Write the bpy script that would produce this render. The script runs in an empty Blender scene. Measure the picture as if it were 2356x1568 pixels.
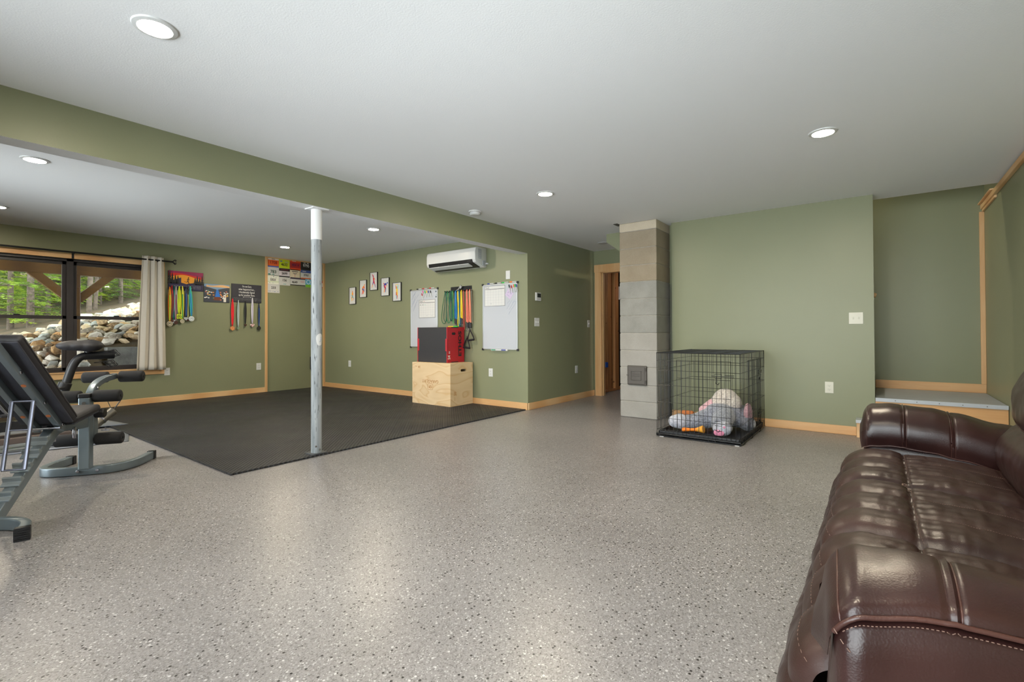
import bpy, bmesh, math, random
from mathutils import Vector, Matrix, noise
random.seed(7)
S = bpy.context.scene
COL = S.collection
PI = math.pi

# ------------------------------------------------------------------ camera
cam_d = bpy.data.cameras.new('camera'); cam = bpy.data.objects.new('camera', cam_d); COL.objects.link(cam)
YAW, PITCH, ROLL = 0.65098872, 0.0107994, -0.0037094
CF = Vector((math.cos(YAW)*math.cos(PITCH), math.sin(YAW)*math.cos(PITCH), math.sin(PITCH)))
CR0 = Vector((math.sin(YAW), -math.cos(YAW), 0.0)); CU0 = CR0.cross(CF)
CR = CR0*math.cos(ROLL) + CU0*math.sin(ROLL); CU = CU0*math.cos(ROLL) - CR0*math.sin(ROLL)
cam.matrix_world = Matrix(((CR.x, CU.x, -CF.x, 0.0), (CR.y, CU.y, -CF.y, 0.0), (CR.z, CU.z, -CF.z, 1.05), (0, 0, 0, 1)))
cam_d.sensor_width = 36.0; cam_d.sensor_fit = 'HORIZONTAL'
cam_d.lens = 36.0*1108.235/2356.0
cam_d.shift_x = 0.0; cam_d.shift_y = (753.89-784.0)/2356.0
cam_d.clip_start = 0.02; cam_d.clip_end = 300
S.camera = cam

# ------------------------------------------------------------------ view, world, sun, portals
S.view_settings.view_transform = 'Standard'; S.view_settings.look = 'None'
S.view_settings.gamma = 1.0; S.view_settings.use_curve_mapping = False
S.view_settings.exposure = EXPO = 1.2
SKY_STRENGTH = 6.0
LAMP_STRENGTH = 330.0
SUN_STRENGTH = 9.0
W = bpy.data.worlds.new('world'); S.world = W; W.use_nodes = True
bg = W.node_tree.nodes['Background']; bg.inputs[0].default_value = (0.92, 0.96, 1.0, 1); bg.inputs[1].default_value = SKY_STRENGTH
S.cycles.use_denoising = True
S.cycles.max_bounces = 10; S.cycles.diffuse_bounces = 6; S.cycles.glossy_bounces = 4
S.cycles.transparent_max_bounces = 24; S.cycles.sample_clamp_indirect = 8.0
S.cycles.caustics_reflective = False; S.cycles.caustics_refractive = False
sun_d = bpy.data.lights.new('sun', 'SUN'); sun_d.energy = SUN_STRENGTH; sun_d.angle = 0.02; sun_d.color = (1, .94, .82)
sun = bpy.data.objects.new('sun', sun_d); COL.objects.link(sun); sun.location = (20, -10, 30)
sun.rotation_euler = Vector((-0.55, 0.35, -1.0)).to_track_quat('-Z', 'Y').to_euler()
def portal(loc, direction, sx, sy):
    d = bpy.data.lights.new('window_portal', 'AREA'); d.shape = 'RECTANGLE'; d.size = sx; d.size_y = sy
    d.cycles.is_portal = True
    o = bpy.data.objects.new('window_portal', d); COL.objects.link(o); o.location = loc
    o.rotation_euler = Vector(direction).to_track_quat('-Z', 'Z').to_euler()
portal((-1.08, 1.175, 1.175), (1, 0, 0), 3.85, 2.25)
portal((-1.08, 5.8, 1.175), (1, 0, 0), 2.0, 2.25)
portal((1.08, 8.87, 1.31), (0, -1, 0), 3.08, 1.55)

# ------------------------------------------------------------------ materials
def lin(c):
    return tuple((v/12.92 if v <= .04045 else ((v+.055)/1.055)**2.4) for v in (k/255.0 for k in c)) + (1.0,)
class N:
    """Small node helper."""
    def __init__(s, name):
        s.m = bpy.data.materials.new(name); s.m.use_nodes = True; s.t = s.m.node_tree
        s.b = s.t.nodes['Principled BSDF']; s.out = s.t.nodes['Material Output']
    def n(s, kind, **kw):
        q = s.t.nodes.new(kind)
        for k, v in kw.items():
            if k in q.inputs: q.inputs[k].default_value = v
            else: setattr(q, k, v)
        return q
    def l(s, a, b): s.t.links.new(a, b)
    def coord(s, scale=(1, 1, 1), space='Object'):
        c = s.n('ShaderNodeTexCoord'); m = s.n('ShaderNodeMapping'); m.inputs['Scale'].default_value = scale
        s.l(c.outputs[space], m.inputs['Vector']); return m.outputs[0]
    def ramp(s, fac, stops, interp='LINEAR'):
        r = s.n('ShaderNodeValToRGB'); r.color_ramp.interpolation = interp
        e = r.color_ramp.elements
        while len(e) < len(stops): e.new(0.5)
        for k, (p, c) in zip(e, stops): k.position = p; k.color = c if len(c) == 4 else tuple(c)+(1,)
        s.l(fac, r.inputs[0]); return r.outputs[0]
    def mix(s, fac, a, b, mode='MIX'):
        q = s.n('ShaderNodeMix', data_type='RGBA', blend_type=mode)
        if isinstance(fac, (int, float)): q.inputs[0].default_value = fac
        else: s.l(fac, q.inputs[0])
        for i, v in ((6, a), (7, b)):
            if isinstance(v, tuple): q.inputs[i].default_value = v
            else: s.l(v, q.inputs[i])
        return q.outputs[2]
    def bump(s, h, strength=.2, dist=.01):
        q = s.n('ShaderNodeBump'); q.inputs['Strength'].default_value = strength; q.inputs['Distance'].default_value = dist
        s.l(h, q.inputs['Height']); s.l(q.outputs[0], s.b.inputs['Normal'])
    def set(s, **kw):
        names = dict(rough='Roughness', metal='Metallic', spec='Specular IOR Level', coat='Coat Weight', coat_rough='Coat Roughness', sheen='Sheen Weight')
        for k, v in kw.items():
            if k == 'color':
                if isinstance(v, tuple): s.b.inputs['Base Color'].default_value = v
                else: s.l(v, s.b.inputs['Base Color'])
            elif isinstance(v, (int, float)): s.b.inputs[names[k]].default_value = v
            else: s.l(v, s.b.inputs[names[k]])
        return s.m
def plain(name, rgb, rough=.5, metal=0, bump=0, bscale=200, var=0.0, **kw):
    q = N(name)
    c = lin(rgb)
    v = q.coord()
    t = q.n('ShaderNodeTexNoise', Scale=bscale, Detail=3.0); q.l(v, t.inputs['Vector'])
    if var:
        t2 = q.n('ShaderNodeTexNoise', Scale=6.0, Detail=3.0); q.l(v, t2.inputs['Vector'])
        c2 = tuple(k*(1-var) for k in c[:3])+(1,)
        q.set(color=q.ramp(t2.outputs[0], [(.35, c2), (.65, c)]))
    else: q.set(color=c)
    if bump: q.bump(t.outputs[0], bump, .002)
    return q.set(rough=rough, metal=metal, **kw)
M = {}
def wall_paint(name, rgb):
    q = N(name); v = q.coord()
    t = q.n('ShaderNodeTexNoise', Scale=90.0, Detail=4.0); q.l(v, t.inputs['Vector'])
    q.bump(t.outputs[0], .12, .003)
    t2 = q.n('ShaderNodeTexNoise', Scale=1.3, Detail=3.0); q.l(v, t2.inputs['Vector'])
    c = lin(rgb); c2 = tuple(k*.94 for k in c[:3])+(1,)
    q.set(color=q.ramp(t2.outputs[0], [(.3, c2), (.7, c)]))
    return q.set(rough=.38, spec=.35)
M['green'] = wall_paint('sage_green_paint', (133, 136, 108))
M['ceiling'] = plain('white_ceiling_paint', (234, 235, 237), .9, bump=.35, bscale=120)
M['plaster'] = plain('white_plaster', (228, 229, 231), .8, bump=.2, bscale=90)
# floor: polished resin with mineral flakes
q = N('flake_epoxy_floor'); v = q.coord()
vo = q.n('ShaderNodeTexVoronoi', Scale=230.0); q.l(v, vo.inputs['Vector'])
sp = q.n('ShaderNodeSeparateColor'); q.l(vo.outputs['Color'], sp.inputs[0])
fine = q.ramp(sp.outputs[0], [(0, lin((126, 124, 121))), (.14, lin((148, 146, 143))), (.45, lin((161, 159, 156))), (.85, lin((173, 171, 168))), (.95, lin((206, 205, 202)))], 'CONSTANT')
vd = q.n('ShaderNodeTexVoronoi', Scale=62.0); q.l(v, vd.inputs['Vector'])
sd = q.n('ShaderNodeSeparateColor'); q.l(vd.outputs['Color'], sd.inputs[0])
near = q.ramp(vd.outputs['Distance'], [(0, (1, 1, 1)), (.24, (1, 1, 1)), (.30, (0, 0, 0))])
pick = q.ramp(sd.outputs[1], [(0, (0, 0, 0)), (.76, (1, 1, 1))], 'CONSTANT')
mk = q.n('ShaderNodeMath', operation='MULTIPLY'); q.l(near, mk.inputs[0]); q.l(pick, mk.inputs[1])
c1 = q.mix(mk.outputs[0], fine, lin((46, 43, 40)))
vw = q.n('ShaderNodeTexVoronoi', Scale=48.0); q.l(v, vw.inputs['Vector'])
sw = q.n('ShaderNodeSeparateColor'); q.l(vw.outputs['Color'], sw.inputs[0])
nw = q.ramp(vw.outputs['Distance'], [(0, (1, 1, 1)), (.18, (1, 1, 1)), (.24, (0, 0, 0))])
pw = q.ramp(sw.outputs[1], [(0, (0, 0, 0)), (.82, (1, 1, 1))], 'CONSTANT')
mw = q.n('ShaderNodeMath', operation='MULTIPLY'); q.l(nw, mw.inputs[0]); q.l(pw, mw.inputs[1])
c2 = q.mix(mw.outputs[0], c1, lin((222, 221, 217)))
big = q.n('ShaderNodeTexNoise', Scale=.8, Detail=4.0); q.l(v, big.inputs['Vector'])
tint = q.ramp(big.outputs[0], [(.35, lin((205, 203, 208))), (.65, lin((224, 222, 227)))])
q.set(color=q.mix(1.0, c2, tint, 'MULTIPLY'), rough=.32, spec=.45)
bn = q.n('ShaderNodeTexNoise', Scale=160.0, Detail=2.0); q.l(v, bn.inputs['Vector'])
q.bump(bn.outputs[0], .30, .002)
M['floor'] = q.m
def wood(name, a, b, axis='x', scale=1.0, rough=.45, knots=False):
    q = N(name); st = {'x': (1.2, 14, 14), 'y': (14, 1.2, 14), 'z': (14, 14, 1.2)}[axis]
    v = q.coord(tuple(k*scale for k in st))
    t = q.n('ShaderNodeTexNoise', Scale=2.2, Detail=6.0, Distortion=1.2); q.l(v, t.inputs['Vector'])
    wv = q.n('ShaderNodeTexWave', Scale=.35, Distortion=3.0, Detail=3.0); q.l(v, wv.inputs['Vector'])
    f = q.mix(.45, t.outputs[1], wv.outputs[0])
    q.set(color=q.ramp(f, [(.25, lin(b)), (.7, lin(a))]), rough=rough)
    q.bump(t.outputs[0], .08, .002)
    if knots:
        vk = q.coord((1.0, 1.0, 1.0)); k = q.n('ShaderNodeTexVoronoi', Scale=5.5); q.l(vk, k.inputs['Vector'])
        kk = q.ramp(k.outputs['Distance'], [(0, (1, 1, 1)), (.07, (1, 1, 1)), (.14, (0, 0, 0))])
        base = q.b.inputs['Base Color'].links[0].from_socket
        q.set(color=q.mix(kk, base, lin((84, 44, 22))))
    return q.m
M['pine'] = {a: wood('honey_pine_trim_'+a, (220, 182, 134), (206, 158, 106), a) for a in 'xyz'}
M['stud'] = wood('knotty_stud_lumber', (190, 134, 84), (150, 92, 50), 'z', knots=True)
M['deck'] = wood('stained_deck_timber', (112, 82, 42), (84, 58, 28), 'x')
# plywood with broad flame figure
q = N('birch_plywood'); v = q.coord((1, 1, 3.2))
t = q.n('ShaderNodeTexNoise', Scale=1.6, Detail=1.0, Distortion=.6); q.l(v, t.inputs['Vector'])
w = q.n('ShaderNodeMath', operation='MULTIPLY'); w.inputs[1].default_value = 6.0; q.l(t.outputs[0], w.inputs[0])
fr = q.n('ShaderNodeMath', operation='FRACT'); q.l(w.outputs[0], fr.inputs[0])
q.set(color=q.ramp(fr.outputs[0], [(0, lin((208, 170, 122))), (.1, lin((214, 186, 146))), (.8, lin((222, 196, 158))), (1, lin((206, 172, 128)))]), rough=.5)
M['ply'] = q.m
# concrete block column
def block(name, rgb1, rgb2, sc=18):
    q = N(name); v = q.coord()
    t = q.n('ShaderNodeTexNoise', Scale=float(sc), Detail=8.0); q.l(v, t.inputs['Vector'])
    t2 = q.n('ShaderNodeTexNoise', Scale=150.0, Detail=2.0); q.l(v, t2.inputs['Vector'])
    q.set(color=q.ramp(q.mix(.35, t.outputs[0], t2.outputs[0]), [(.36, lin(rgb2)), (.62, lin(rgb1))]), rough=.95)
    q.bump(t2.outputs[0], .6, .004); return q.m
M['block'] = block('concrete_block', (152, 148, 139), (138, 134, 126), 5)
M['mortar'] = block('mortar', (160, 156, 148), (140, 136, 128))
M['concrete'] = block('poured_concrete', (122, 122, 118), (88, 88, 86), 5)
# galvanised painted steel post with scuffs
q = N('scuffed_white_steel'); v = q.coord((30, 30, 2.2))
t = q.n('ShaderNodeTexNoise', Scale=1.0, Detail=5.0); q.l(v, t.inputs['Vector'])
v2 = q.coord((90, 90, 9)); t2 = q.n('ShaderNodeTexNoise', Scale=1.0, Detail=3.0); q.l(v2, t2.inputs['Vector'])
base = q.ramp(t.outputs[0], [(.35, lin((122, 128, 133))), (.65, lin((164, 169, 173)))])
sc = q.ramp(t2.outputs[0], [(.63, (0, 0, 0)), (.67, (1, 1, 1))])
q.set(color=q.mix(sc, base, lin((74, 78, 80))), rough=.5, spec=.4); M['post'] = q.m
# rubber mat with diamond studs
q = N('stall_mat_rubber'); v = q.coord((1, 1, 1)); 
br = q.n('ShaderNodeMapping'); br.inputs['Rotation'].default_value = (0, 0, PI/4); br.inputs['Scale'].default_value = (36, 36, 36); q.l(v, br.inputs[0])
ck = q.n('ShaderNodeTexVoronoi', voronoi_dimensions='2D', Scale=1.0, Randomness=0.0, distance='CHEBYCHEV'); q.l(br.outputs[0], ck.inputs['Vector'])
hh = q.ramp(ck.outputs['Distance'], [(.2, (1, 1, 1)), (.42, (0, 0, 0))])
t = q.n('ShaderNodeTexNoise', Scale=1.6, Detail=6.0); q.l(v, t.inputs['Vector'])
q.set(color=q.ramp(t.outputs[0], [(.35, lin((34, 35, 38))), (.7, lin((50, 50, 54)))]), rough=q.ramp(t.outputs[0], [(.3, (.42,)*3), (.7, (.6,)*3)]), spec=.45)
base = q.b.inputs['Base Color'].links[0].from_socket
q.set(color=q.mix(hh, q.mix(1.0, base, (.55, .55, .55, 1), 'MULTIPLY'), base)); q.bump(hh, 1.0, .012); M['rubber'] = q.m
# leather
def leather(name, a, b, rough=.32):
    q = N(name); v = q.coord()
    vo = q.n('ShaderNodeTexVoronoi', Scale=330.0, feature='SMOOTH_F1'); q.l(v, vo.inputs['Vector'])
    t = q.n('ShaderNodeTexNoise', Scale=5.0, Detail=5.0); q.l(v, t.inputs['Vector'])
    v2 = q.coord((30, 5, 12)); cr = q.n('ShaderNodeTexNoise', Scale=1.0, Detail=5.0, Distortion=.6); q.l(v2, cr.inputs['Vector'])
    h = q.mix(.12 if name[0] == 'w' else .0, vo.outputs['Distance'], cr.outputs[0])
    q.bump(h, .15, .002)
    q.set(color=q.ramp(t.outputs[0], [(.3, lin(b)), (.7, lin(a))]), rough=q.ramp(t.outputs[0], [(.3, (rough-.05,)*3), (.7, (rough+.08,)*3)]), spec=.42, coat=.04, coat_rough=.3)
    return q.m
M['leather'] = leather('brown_leather', (49, 27, 24), (34, 18, 17))
M['worn'] = leather('worn_brown_leather', (56, 35, 30), (41, 25, 22), .40)
M['piping'] = leather('leather_piping', (70, 42, 36), (52, 31, 27), .36)
M['thread'] = plain('stitch_thread', (112, 88, 78), .7)
# metals, plastics
M['steel_grey'] = plain('grey_powder_coat', (128, 140, 148), .32, .55, var=.08)
M['chrome'] = plain('chrome', (176, 176, 186), .2, 1.0)
M['strut'] = plain('dull_zinc_bar', (120, 122, 136), .3, .9)
M['black'] = plain('black_plastic', (24, 24, 27), .42)
M['black_metal'] = plain('black_enamel', (22, 23, 26), .35, .3)
M['foam'] = plain('black_foam', (29, 29, 32), .85, bump=.5, bscale=400)
M['vinyl'] = plain('charcoal_vinyl', (44, 43, 47), .55, bump=.3, bscale=250, var=.15)
M['underside'] = plain('charcoal_backing_cloth', (66, 68, 78), .9, bump=.5, bscale=300, var=.2)
M['white_plastic'] = plain('white_plastic', (208, 209, 209), .35)
M['offwhite'] = plain('offwhite_plastic', (206, 204, 190), .4)
M['window_frame'] = plain('dark_bronze_frame', (50, 46, 48), .4)
M['alu'] = plain('brushed_aluminium', (205, 208, 212), .3, .8)
M['board'] = plain('whiteboard_face', (186, 190, 198), .2)
M['ink'] = plain('black_ink', (28, 28, 32), .6)
M['ink_blue'] = plain('blue_ink', (112, 124, 168), .6)
M['gridline'] = plain('grey_print', (168, 172, 180), .6)
M['paper'] = plain('white_paper', (208, 208, 207), .6)
M['grey_mat'] = plain('grey_exercise_mat', (118, 124, 136), .35, bump=.3)
M['tread'] = plain('grey_deck_paint', (158, 162, 168), .5, bump=.2, var=.06)
M['nosing'] = plain('light_grey_nosing', (178, 184, 192), .45)
M['iron'] = plain('cast_iron', (92, 88, 84), .6, .5, bump=.5)
M['canvas'] = plain('curtain_linen', (206, 200, 190), .9, bump=.4, bscale=500)
M['dirt'] = block('forest_floor', (92, 72, 48), (56, 50, 32), 3)
M['bark'] = block('tree_bark', (104, 92, 80), (62, 54, 46), 12)
M['gripgrey'] = plain('grey_machined_metal', (128, 124, 116), .35, .6)
_cc = {}
def col(rgb, rough=.55, **kw):
    k = (rgb, rough, tuple(kw.items()))
    if k not in _cc: _cc[k] = plain('colour_%02x%02x%02x' % rgb, rgb, rough, **kw)
    return _cc[k]
def emit(name, rgb, strength):
    q = N(name); q.set(color=(0, 0, 0, 1)); q.b.inputs['Emission Color'].default_value = rgb + (1,); q.b.inputs['Emission Strength'].default_value = strength
    return q.m
M['lamp'] = emit('led_lens', (1.0, .87, .66), LAMP_STRENGTH)
M['lamp_added'] = emit('added_lamp_lens', (1.0, .9, .78), 70.0)
M['red_led'] = emit('red_indicator', (1.0, .08, .05), 3.0)
q = N('window_glass')
gl = q.n('ShaderNodeBsdfGlossy', Roughness=.02); tr = q.n('ShaderNodeBsdfTransparent'); tr.inputs[0].default_value = (.93, .95, .94, 1)
fz = q.n('ShaderNodeFresnel', IOR=1.45); mx = q.n('ShaderNodeMixShader')
q.l(fz.outputs[0], mx.inputs[0]); q.l(tr.outputs[0], mx.inputs[1]); q.l(gl.outputs[0], mx.inputs[2]); q.l(mx.outputs[0], q.out.inputs['Surface'])
M['glass'] = q.m
q = N('dimming_window_glass')  # tint darkened to dim the outdoor view; no insect screen is modelled
gl = q.n('ShaderNodeBsdfGlossy', Roughness=.02); tr = q.n('ShaderNodeBsdfTransparent'); tr.inputs[0].default_value = (.90, .91, .90, 1)
fz = q.n('ShaderNodeFresnel', IOR=1.3); mx = q.n('ShaderNodeMixShader')
q.l(fz.outputs[0], mx.inputs[0]); q.l(tr.outputs[0], mx.inputs[1]); q.l(gl.outputs[0], mx.inputs[2]); q.l(mx.outputs[0], q.out.inputs['Surface'])
M['dimmed_glass'] = q.m

# ------------------------------------------------------------------ geometry helpers
def root_loc(p):
    while p is not None and p.parent is not None: p = p.parent
    return Vector(p.location) if p is not None else Vector((0, 0, 0))
def obj(name, bm, mat, parent=None, smooth=None, world=True):
    """Links a bmesh (world coordinates unless world=False) as one mesh object."""
    me = bpy.data.meshes.new(name)
    bm.normal_update()
    if parent is not None and world:
        off = root_loc(parent)
        if off.length: bmesh.ops.translate(bm, verts=bm.verts, vec=-off)
    loc = Vector((0, 0, 0))
    if parent is None and bm.verts:
        xs = [v.co.x for v in bm.verts]; ys = [v.co.y for v in bm.verts]; zs = [v.co.z for v in bm.verts]
        loc = Vector(((min(xs)+max(xs))/2, (min(ys)+max(ys))/2, min(zs)))
        bmesh.ops.translate(bm, verts=bm.verts, vec=-loc)
    if smooth is not None:
        for f in bm.faces: f.smooth = True
        a = math.radians(smooth)
        for e in bm.edges:
            if len(e.link_faces) == 2 and e.calc_face_angle(0) > a: e.smooth = False
    bm.to_mesh(me); bm.free()
    for m in (mat if isinstance(mat, (list, tuple)) else [mat]): me.materials.append(m)
    o = bpy.data.objects.new(name, me); COL.objects.link(o); o.location = loc
    if parent is not None: o.parent = parent
    return o
def tag(o, label, cat, group=None, kind=None):
    o['label'] = label; o['category'] = cat
    if group: o['group'] = group
    if kind: o['kind'] = kind
    return o
def thing(name, loc, label, cat, group=None, rz=0.0):
    o = bpy.data.objects.new(name, None); COL.objects.link(o); o.location = loc; o.rotation_euler = (0, 0, rz)
    o.empty_display_size = .05
    return tag(o, label, cat, group)
def struct(name, bm, mat, smooth=None):
    o = obj(name, bm, mat, None, smooth); o['kind'] = 'structure'; return o
def relabel(o, label): o['label'] = label; return o
def dup(root, loc, label=None, rz=None):
    r = root.copy(); COL.objects.link(r); r.location = loc
    if rz is not None: r.rotation_euler = (0, 0, rz)
    if label: r['label'] = label
    for ch in list(root.children):
        c = ch.copy(); COL.objects.link(c); c.parent = r
        for g in list(ch.children):
            d = g.copy(); COL.objects.link(d); d.parent = c
    return r
def B(): return bmesh.new()
def merge(bm, tmp, mi=0, T=None):
    if T is not None: bmesh.ops.transform(tmp, matrix=T, verts=tmp.verts)
    for f in tmp.faces: f.material_index = mi
    me = bpy.data.meshes.new('_t'); tmp.to_mesh(me); tmp.free(); bm.from_mesh(me); bpy.data.meshes.remove(me)
def box(bm, lo, hi, bev=0.0, mi=0, T=None, seg=2):
    t = B(); bmesh.ops.create_cube(t, size=1)
    c = [(a+b)/2 for a, b in zip(lo, hi)]; s = [abs(b-a) for a, b in zip(lo, hi)]
    for v in t.verts: v.co = Vector((v.co.x*s[0]+c[0], v.co.y*s[1]+c[1], v.co.z*s[2]+c[2]))
    if bev: bmesh.ops.bevel(t, geom=t.edges[:], offset=min(bev, min(s)*.49), segments=seg, affect='EDGES', profile=.5)
    merge(bm, t, mi, T); return bm
def prism(bm, pts, lo, hi, axis='z', mi=0, T=None, bev=0.0):
    """Extrudes a 2D outline. axis z: pts=(x,y); axis x: pts=(y,z); axis y: pts=(x,z)."""
    t = B()
    def mk(p, h): return {'z': (p[0], p[1], h), 'x': (h, p[0], p[1]), 'y': (p[0], h, p[1])}[axis]
    a = [t.verts.new(mk(p, lo)) for p in pts]; b = [t.verts.new(mk(p, hi)) for p in pts]; n = len(pts)
    t.faces.new(a); t.faces.new(list(reversed(b)))
    for i in range(n): t.faces.new((a[(i+1) % n], a[i], b[i], b[(i+1) % n]))
    bmesh.ops.recalc_face_normals(t, faces=t.faces)
    if bev: bmesh.ops.bevel(t, geom=t.edges[:], offset=bev, segments=2, affect='EDGES', profile=.5)
    merge(bm, t, mi, T); return bm
def cyl(bm, a, b, r, r2=None, seg=20, mi=0, T=None, bev=0.0):
    a = Vector(a); b = Vector(b); d = b-a; r2 = r if r2 is None else r2
    t = B(); bmesh.ops.create_cone(t, cap_ends=True, segments=seg, radius1=r, radius2=r2, depth=d.length)
    if bev:
        ed = [e for e in t.edges if len(e.link_faces) == 2 and any(len(f.verts) > 4 for f in e.link_faces)]
        bmesh.ops.bevel(t, geom=ed, offset=bev, segments=4, affect='EDGES', profile=.5)
    R = d.to_track_quat('Z', 'Y').to_matrix().to_4x4(); R.translation = (a+b)/2
    if T is not None: R = T @ R
    merge(bm, t, mi, R); return bm
def ball(bm, c, r, seg=20, mi=0, T=None):
    t = B(); bmesh.ops.create_uvsphere(t, u_segments=seg, v_segments=max(6, seg//2+2), radius=1)
    r = (r, r, r) if isinstance(r, (int, float)) else r
    X = Matrix.Translation(Vector(c)) @ Matrix.Diagonal((r[0], r[1], r[2], 1))
    if T is not None: X = T @ X
    merge(bm, t, mi, X); return bm
def sweep(bm, pts, prof, up=(0, 0, 1), closed=False, mi=0, scale=None, T=None, cap=True):
    """Sweeps a closed 2D profile (side, up) along a path."""
    pts = [Vector(p) for p in pts]; n = len(pts); up = Vector(up); rings = []; t = B()
    for i, p in enumerate(pts):
        if closed: d = (pts[(i+1) % n]-pts[i-1])
        else: d = pts[min(i+1, n-1)]-pts[max(i-1, 0)]
        d.normalize(); s = d.cross(up)
        if s.length < 1e-5: s = d.cross(Vector((1, 0, 0)))
        s.normalize(); u = s.cross(d); k = 1.0
        if scale: k = scale[i]
        if not closed and 0 < i < n-1:
            a = (pts[i]-pts[i-1]).normalized(); c = a.dot(d); kk = 1/max(c, .5)
        else: kk = 1.0
        # miter only across the bend plane
        bend = None
        if kk > 1.001:
            bend = ((pts[i+1]-pts[i]).normalized()-(pts[i]-pts[i-1]).normalized()).normalized()
        ring = []
        for (x, y) in prof:
            o = s*x*k + u*y*k
            if bend is not None: o = o + bend*(o.dot(bend))*(kk-1)
            ring.append(t.verts.new(p+o))
        rings.append(ring)
    m = len(prof)
    for i in range(n if closed else n-1):
        A, C = rings[i], rings[(i+1) % n]
        for j in range(m): t.faces.new((A[j], A[(j+1) % m], C[(j+1) % m], C[j]))
    if cap and not closed:
        t.faces.new(list(reversed(rings[0]))); t.faces.new(rings[-1])
    bmesh.ops.recalc_face_normals(t, faces=t.faces)
    merge(bm, t, mi, T); return bm
def circ(r, seg=8): return [(r*math.cos(2*PI*i/seg), r*math.sin(2*PI*i/seg)) for i in range(seg)]
def rrect(w, h, r=.004, k=3):
    out = []
    for cx, cy, a0 in ((w/2-r, h/2-r, 0), (-w/2+r, h/2-r, PI/2), (-w/2+r, -h/2+r, PI), (w/2-r, -h/2+r, 1.5*PI)):
        for i in range(k+1):
            a = a0+PI/2*i/k; out.append((cx+r*math.cos(a), cy+r*math.sin(a)))
    return out
def tube(bm, pts, r, seg=8, closed=False, mi=0, T=None, scale=None): return sweep(bm, pts, circ(r, seg), closed=closed, mi=mi, T=T, scale=scale)
def spline(pts, n=8):
    """Catmull-Rom through the points."""
    P = [Vector(p) for p in pts]; P = [P[0]*2-P[1]] + P + [P[-1]*2-P[-2]]; out = []
    for i in range(1, len(P)-2):
        for k in range(n):
            t = k/n; a, b, c, d = P[i-1], P[i], P[i+1], P[i+2]
            out.append(.5*((2*b)+(-a+c)*t+(2*a-5*b+4*c-d)*t*t+(-a+3*b-3*c+d)*t**3))
    out.append(P[-2]); return out
def grid(bm, f, nu, nv, closeu=False, closev=False, mi=0, capu=False):
    R = [[bm.verts.new(f(i/(nu if closeu else nu-1), j/(nv if closev else nv-1))) for j in range(nv)] for i in range(nu)]
    for i in range(nu if closeu else nu-1):
        for j in range(nv if closev else nv-1):
            fc = bm.faces.new((R[i][j], R[(i+1) % nu][j], R[(i+1) % nu][(j+1) % nv], R[i][(j+1) % nv])); fc.material_index = mi
    return R
def lathe(bm, prof, c=(0, 0, 0), seg=32, mi=0, T=None):
    t = B(); n = len(prof)
    R = [[t.verts.new((r*math.cos(2*PI*i/seg)+c[0], r*math.sin(2*PI*i/seg)+c[1], z+c[2])) for r, z in prof] for i in range(seg)]
    for i in range(seg):
        for j in range(n-1): t.faces.new((R[i][j], R[(i+1) % seg][j], R[(i+1) % seg][j+1], R[i][j+1]))
    bmesh.ops.remove_doubles(t, verts=t.verts, dist=1e-6)
    bmesh.ops.recalc_face_normals(t, faces=t.faces)
    merge(bm, t, mi, T); return bm
def frame2(origin, ux, uy):
    """Matrix mapping local (x, y, z) to origin + x*ux + y*uy + z*(ux x uy)."""
    ux = Vector(ux).normalized(); uy = Vector(uy).normalized(); uz = ux.cross(uy); o = Vector(origin)
    return Matrix(((ux.x, uy.x, uz.x, o.x), (ux.y, uy.y, uz.y, o.y), (ux.z, uy.z, uz.z, o.z), (0, 0, 0, 1)))
def text_bm(bm, s, size, T, ext=.0008, align='CENTER', mi=0, bold=0.0, sx=1.0, shear=0.0):
    cu = bpy.data.curves.new('_txt', 'FONT'); cu.body = s; cu.size = size; cu.extrude = ext; cu.align_x = align; cu.align_y = 'CENTER'
    cu.offset = bold; cu.shear = shear; cu.resolution_u = 3; cu.space_line = .85
    o = bpy.data.objects.new('_txt', cu); COL.objects.link(o)
    dg = bpy.context.evaluated_depsgraph_get(); dg.update()
    me = bpy.data.meshes.new_from_object(o.evaluated_get(dg))
    t = B(); t.from_mesh(me); bpy.data.objects.remove(o); bpy.data.curves.remove(cu); bpy.data.meshes.remove(me)
    merge(bm, t, mi, T @ Matrix.Diagonal((sx, 1, 1, 1))); return bm
# ================================================================== THE ROOM
XW, YS, YB, XA, YW, XS, XD = -.95, -.9, 3.814, 5.36, 8.775, 6.0, 7.29
CZ, GZ, BZ = 2.42, 2.445, 2.14
struct('floor', box(B(), (XW-.15, YS-.15, -.12), (9.6, 9.0, 0)), M['floor'])
b = B(); box(b, (XW-.1, YS-.1, CZ), (6.25, YB+.02, CZ+.14)); box(b, (6.25, 3.0, CZ), (9.6, 3.97, CZ+.14)); struct('ceiling', b, M['ceiling'])
struct('ceiling_gym', box(B(), (XW-.1, 3.97, GZ), (XA+.12, YW+.18, GZ+.14)), M['ceiling'])
# dropped beam between the two halves: green face, white underside and back
b = B(); box(b, (XW-.1, YB, BZ), (XA, YB+.155, GZ+.1))
for f in b.faces:
    f.material_index = 0 if f.normal.y < -.5 else 1
b.normal_update()
for f in b.faces: f.material_index = 0 if f.normal.y < -.5 else 1
struct('wall_beam', b, [M['green'], M['plaster']])
struct('wall_gym_east', box(B(), (XA, YB, 0), (XA+.12, YW+.15, GZ+.1)), M['green'])
struct('wall_hall', box(B(), (XA+.12, YB, 0), (XD, YB+.12, CZ+.02)), M['green'])
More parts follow.
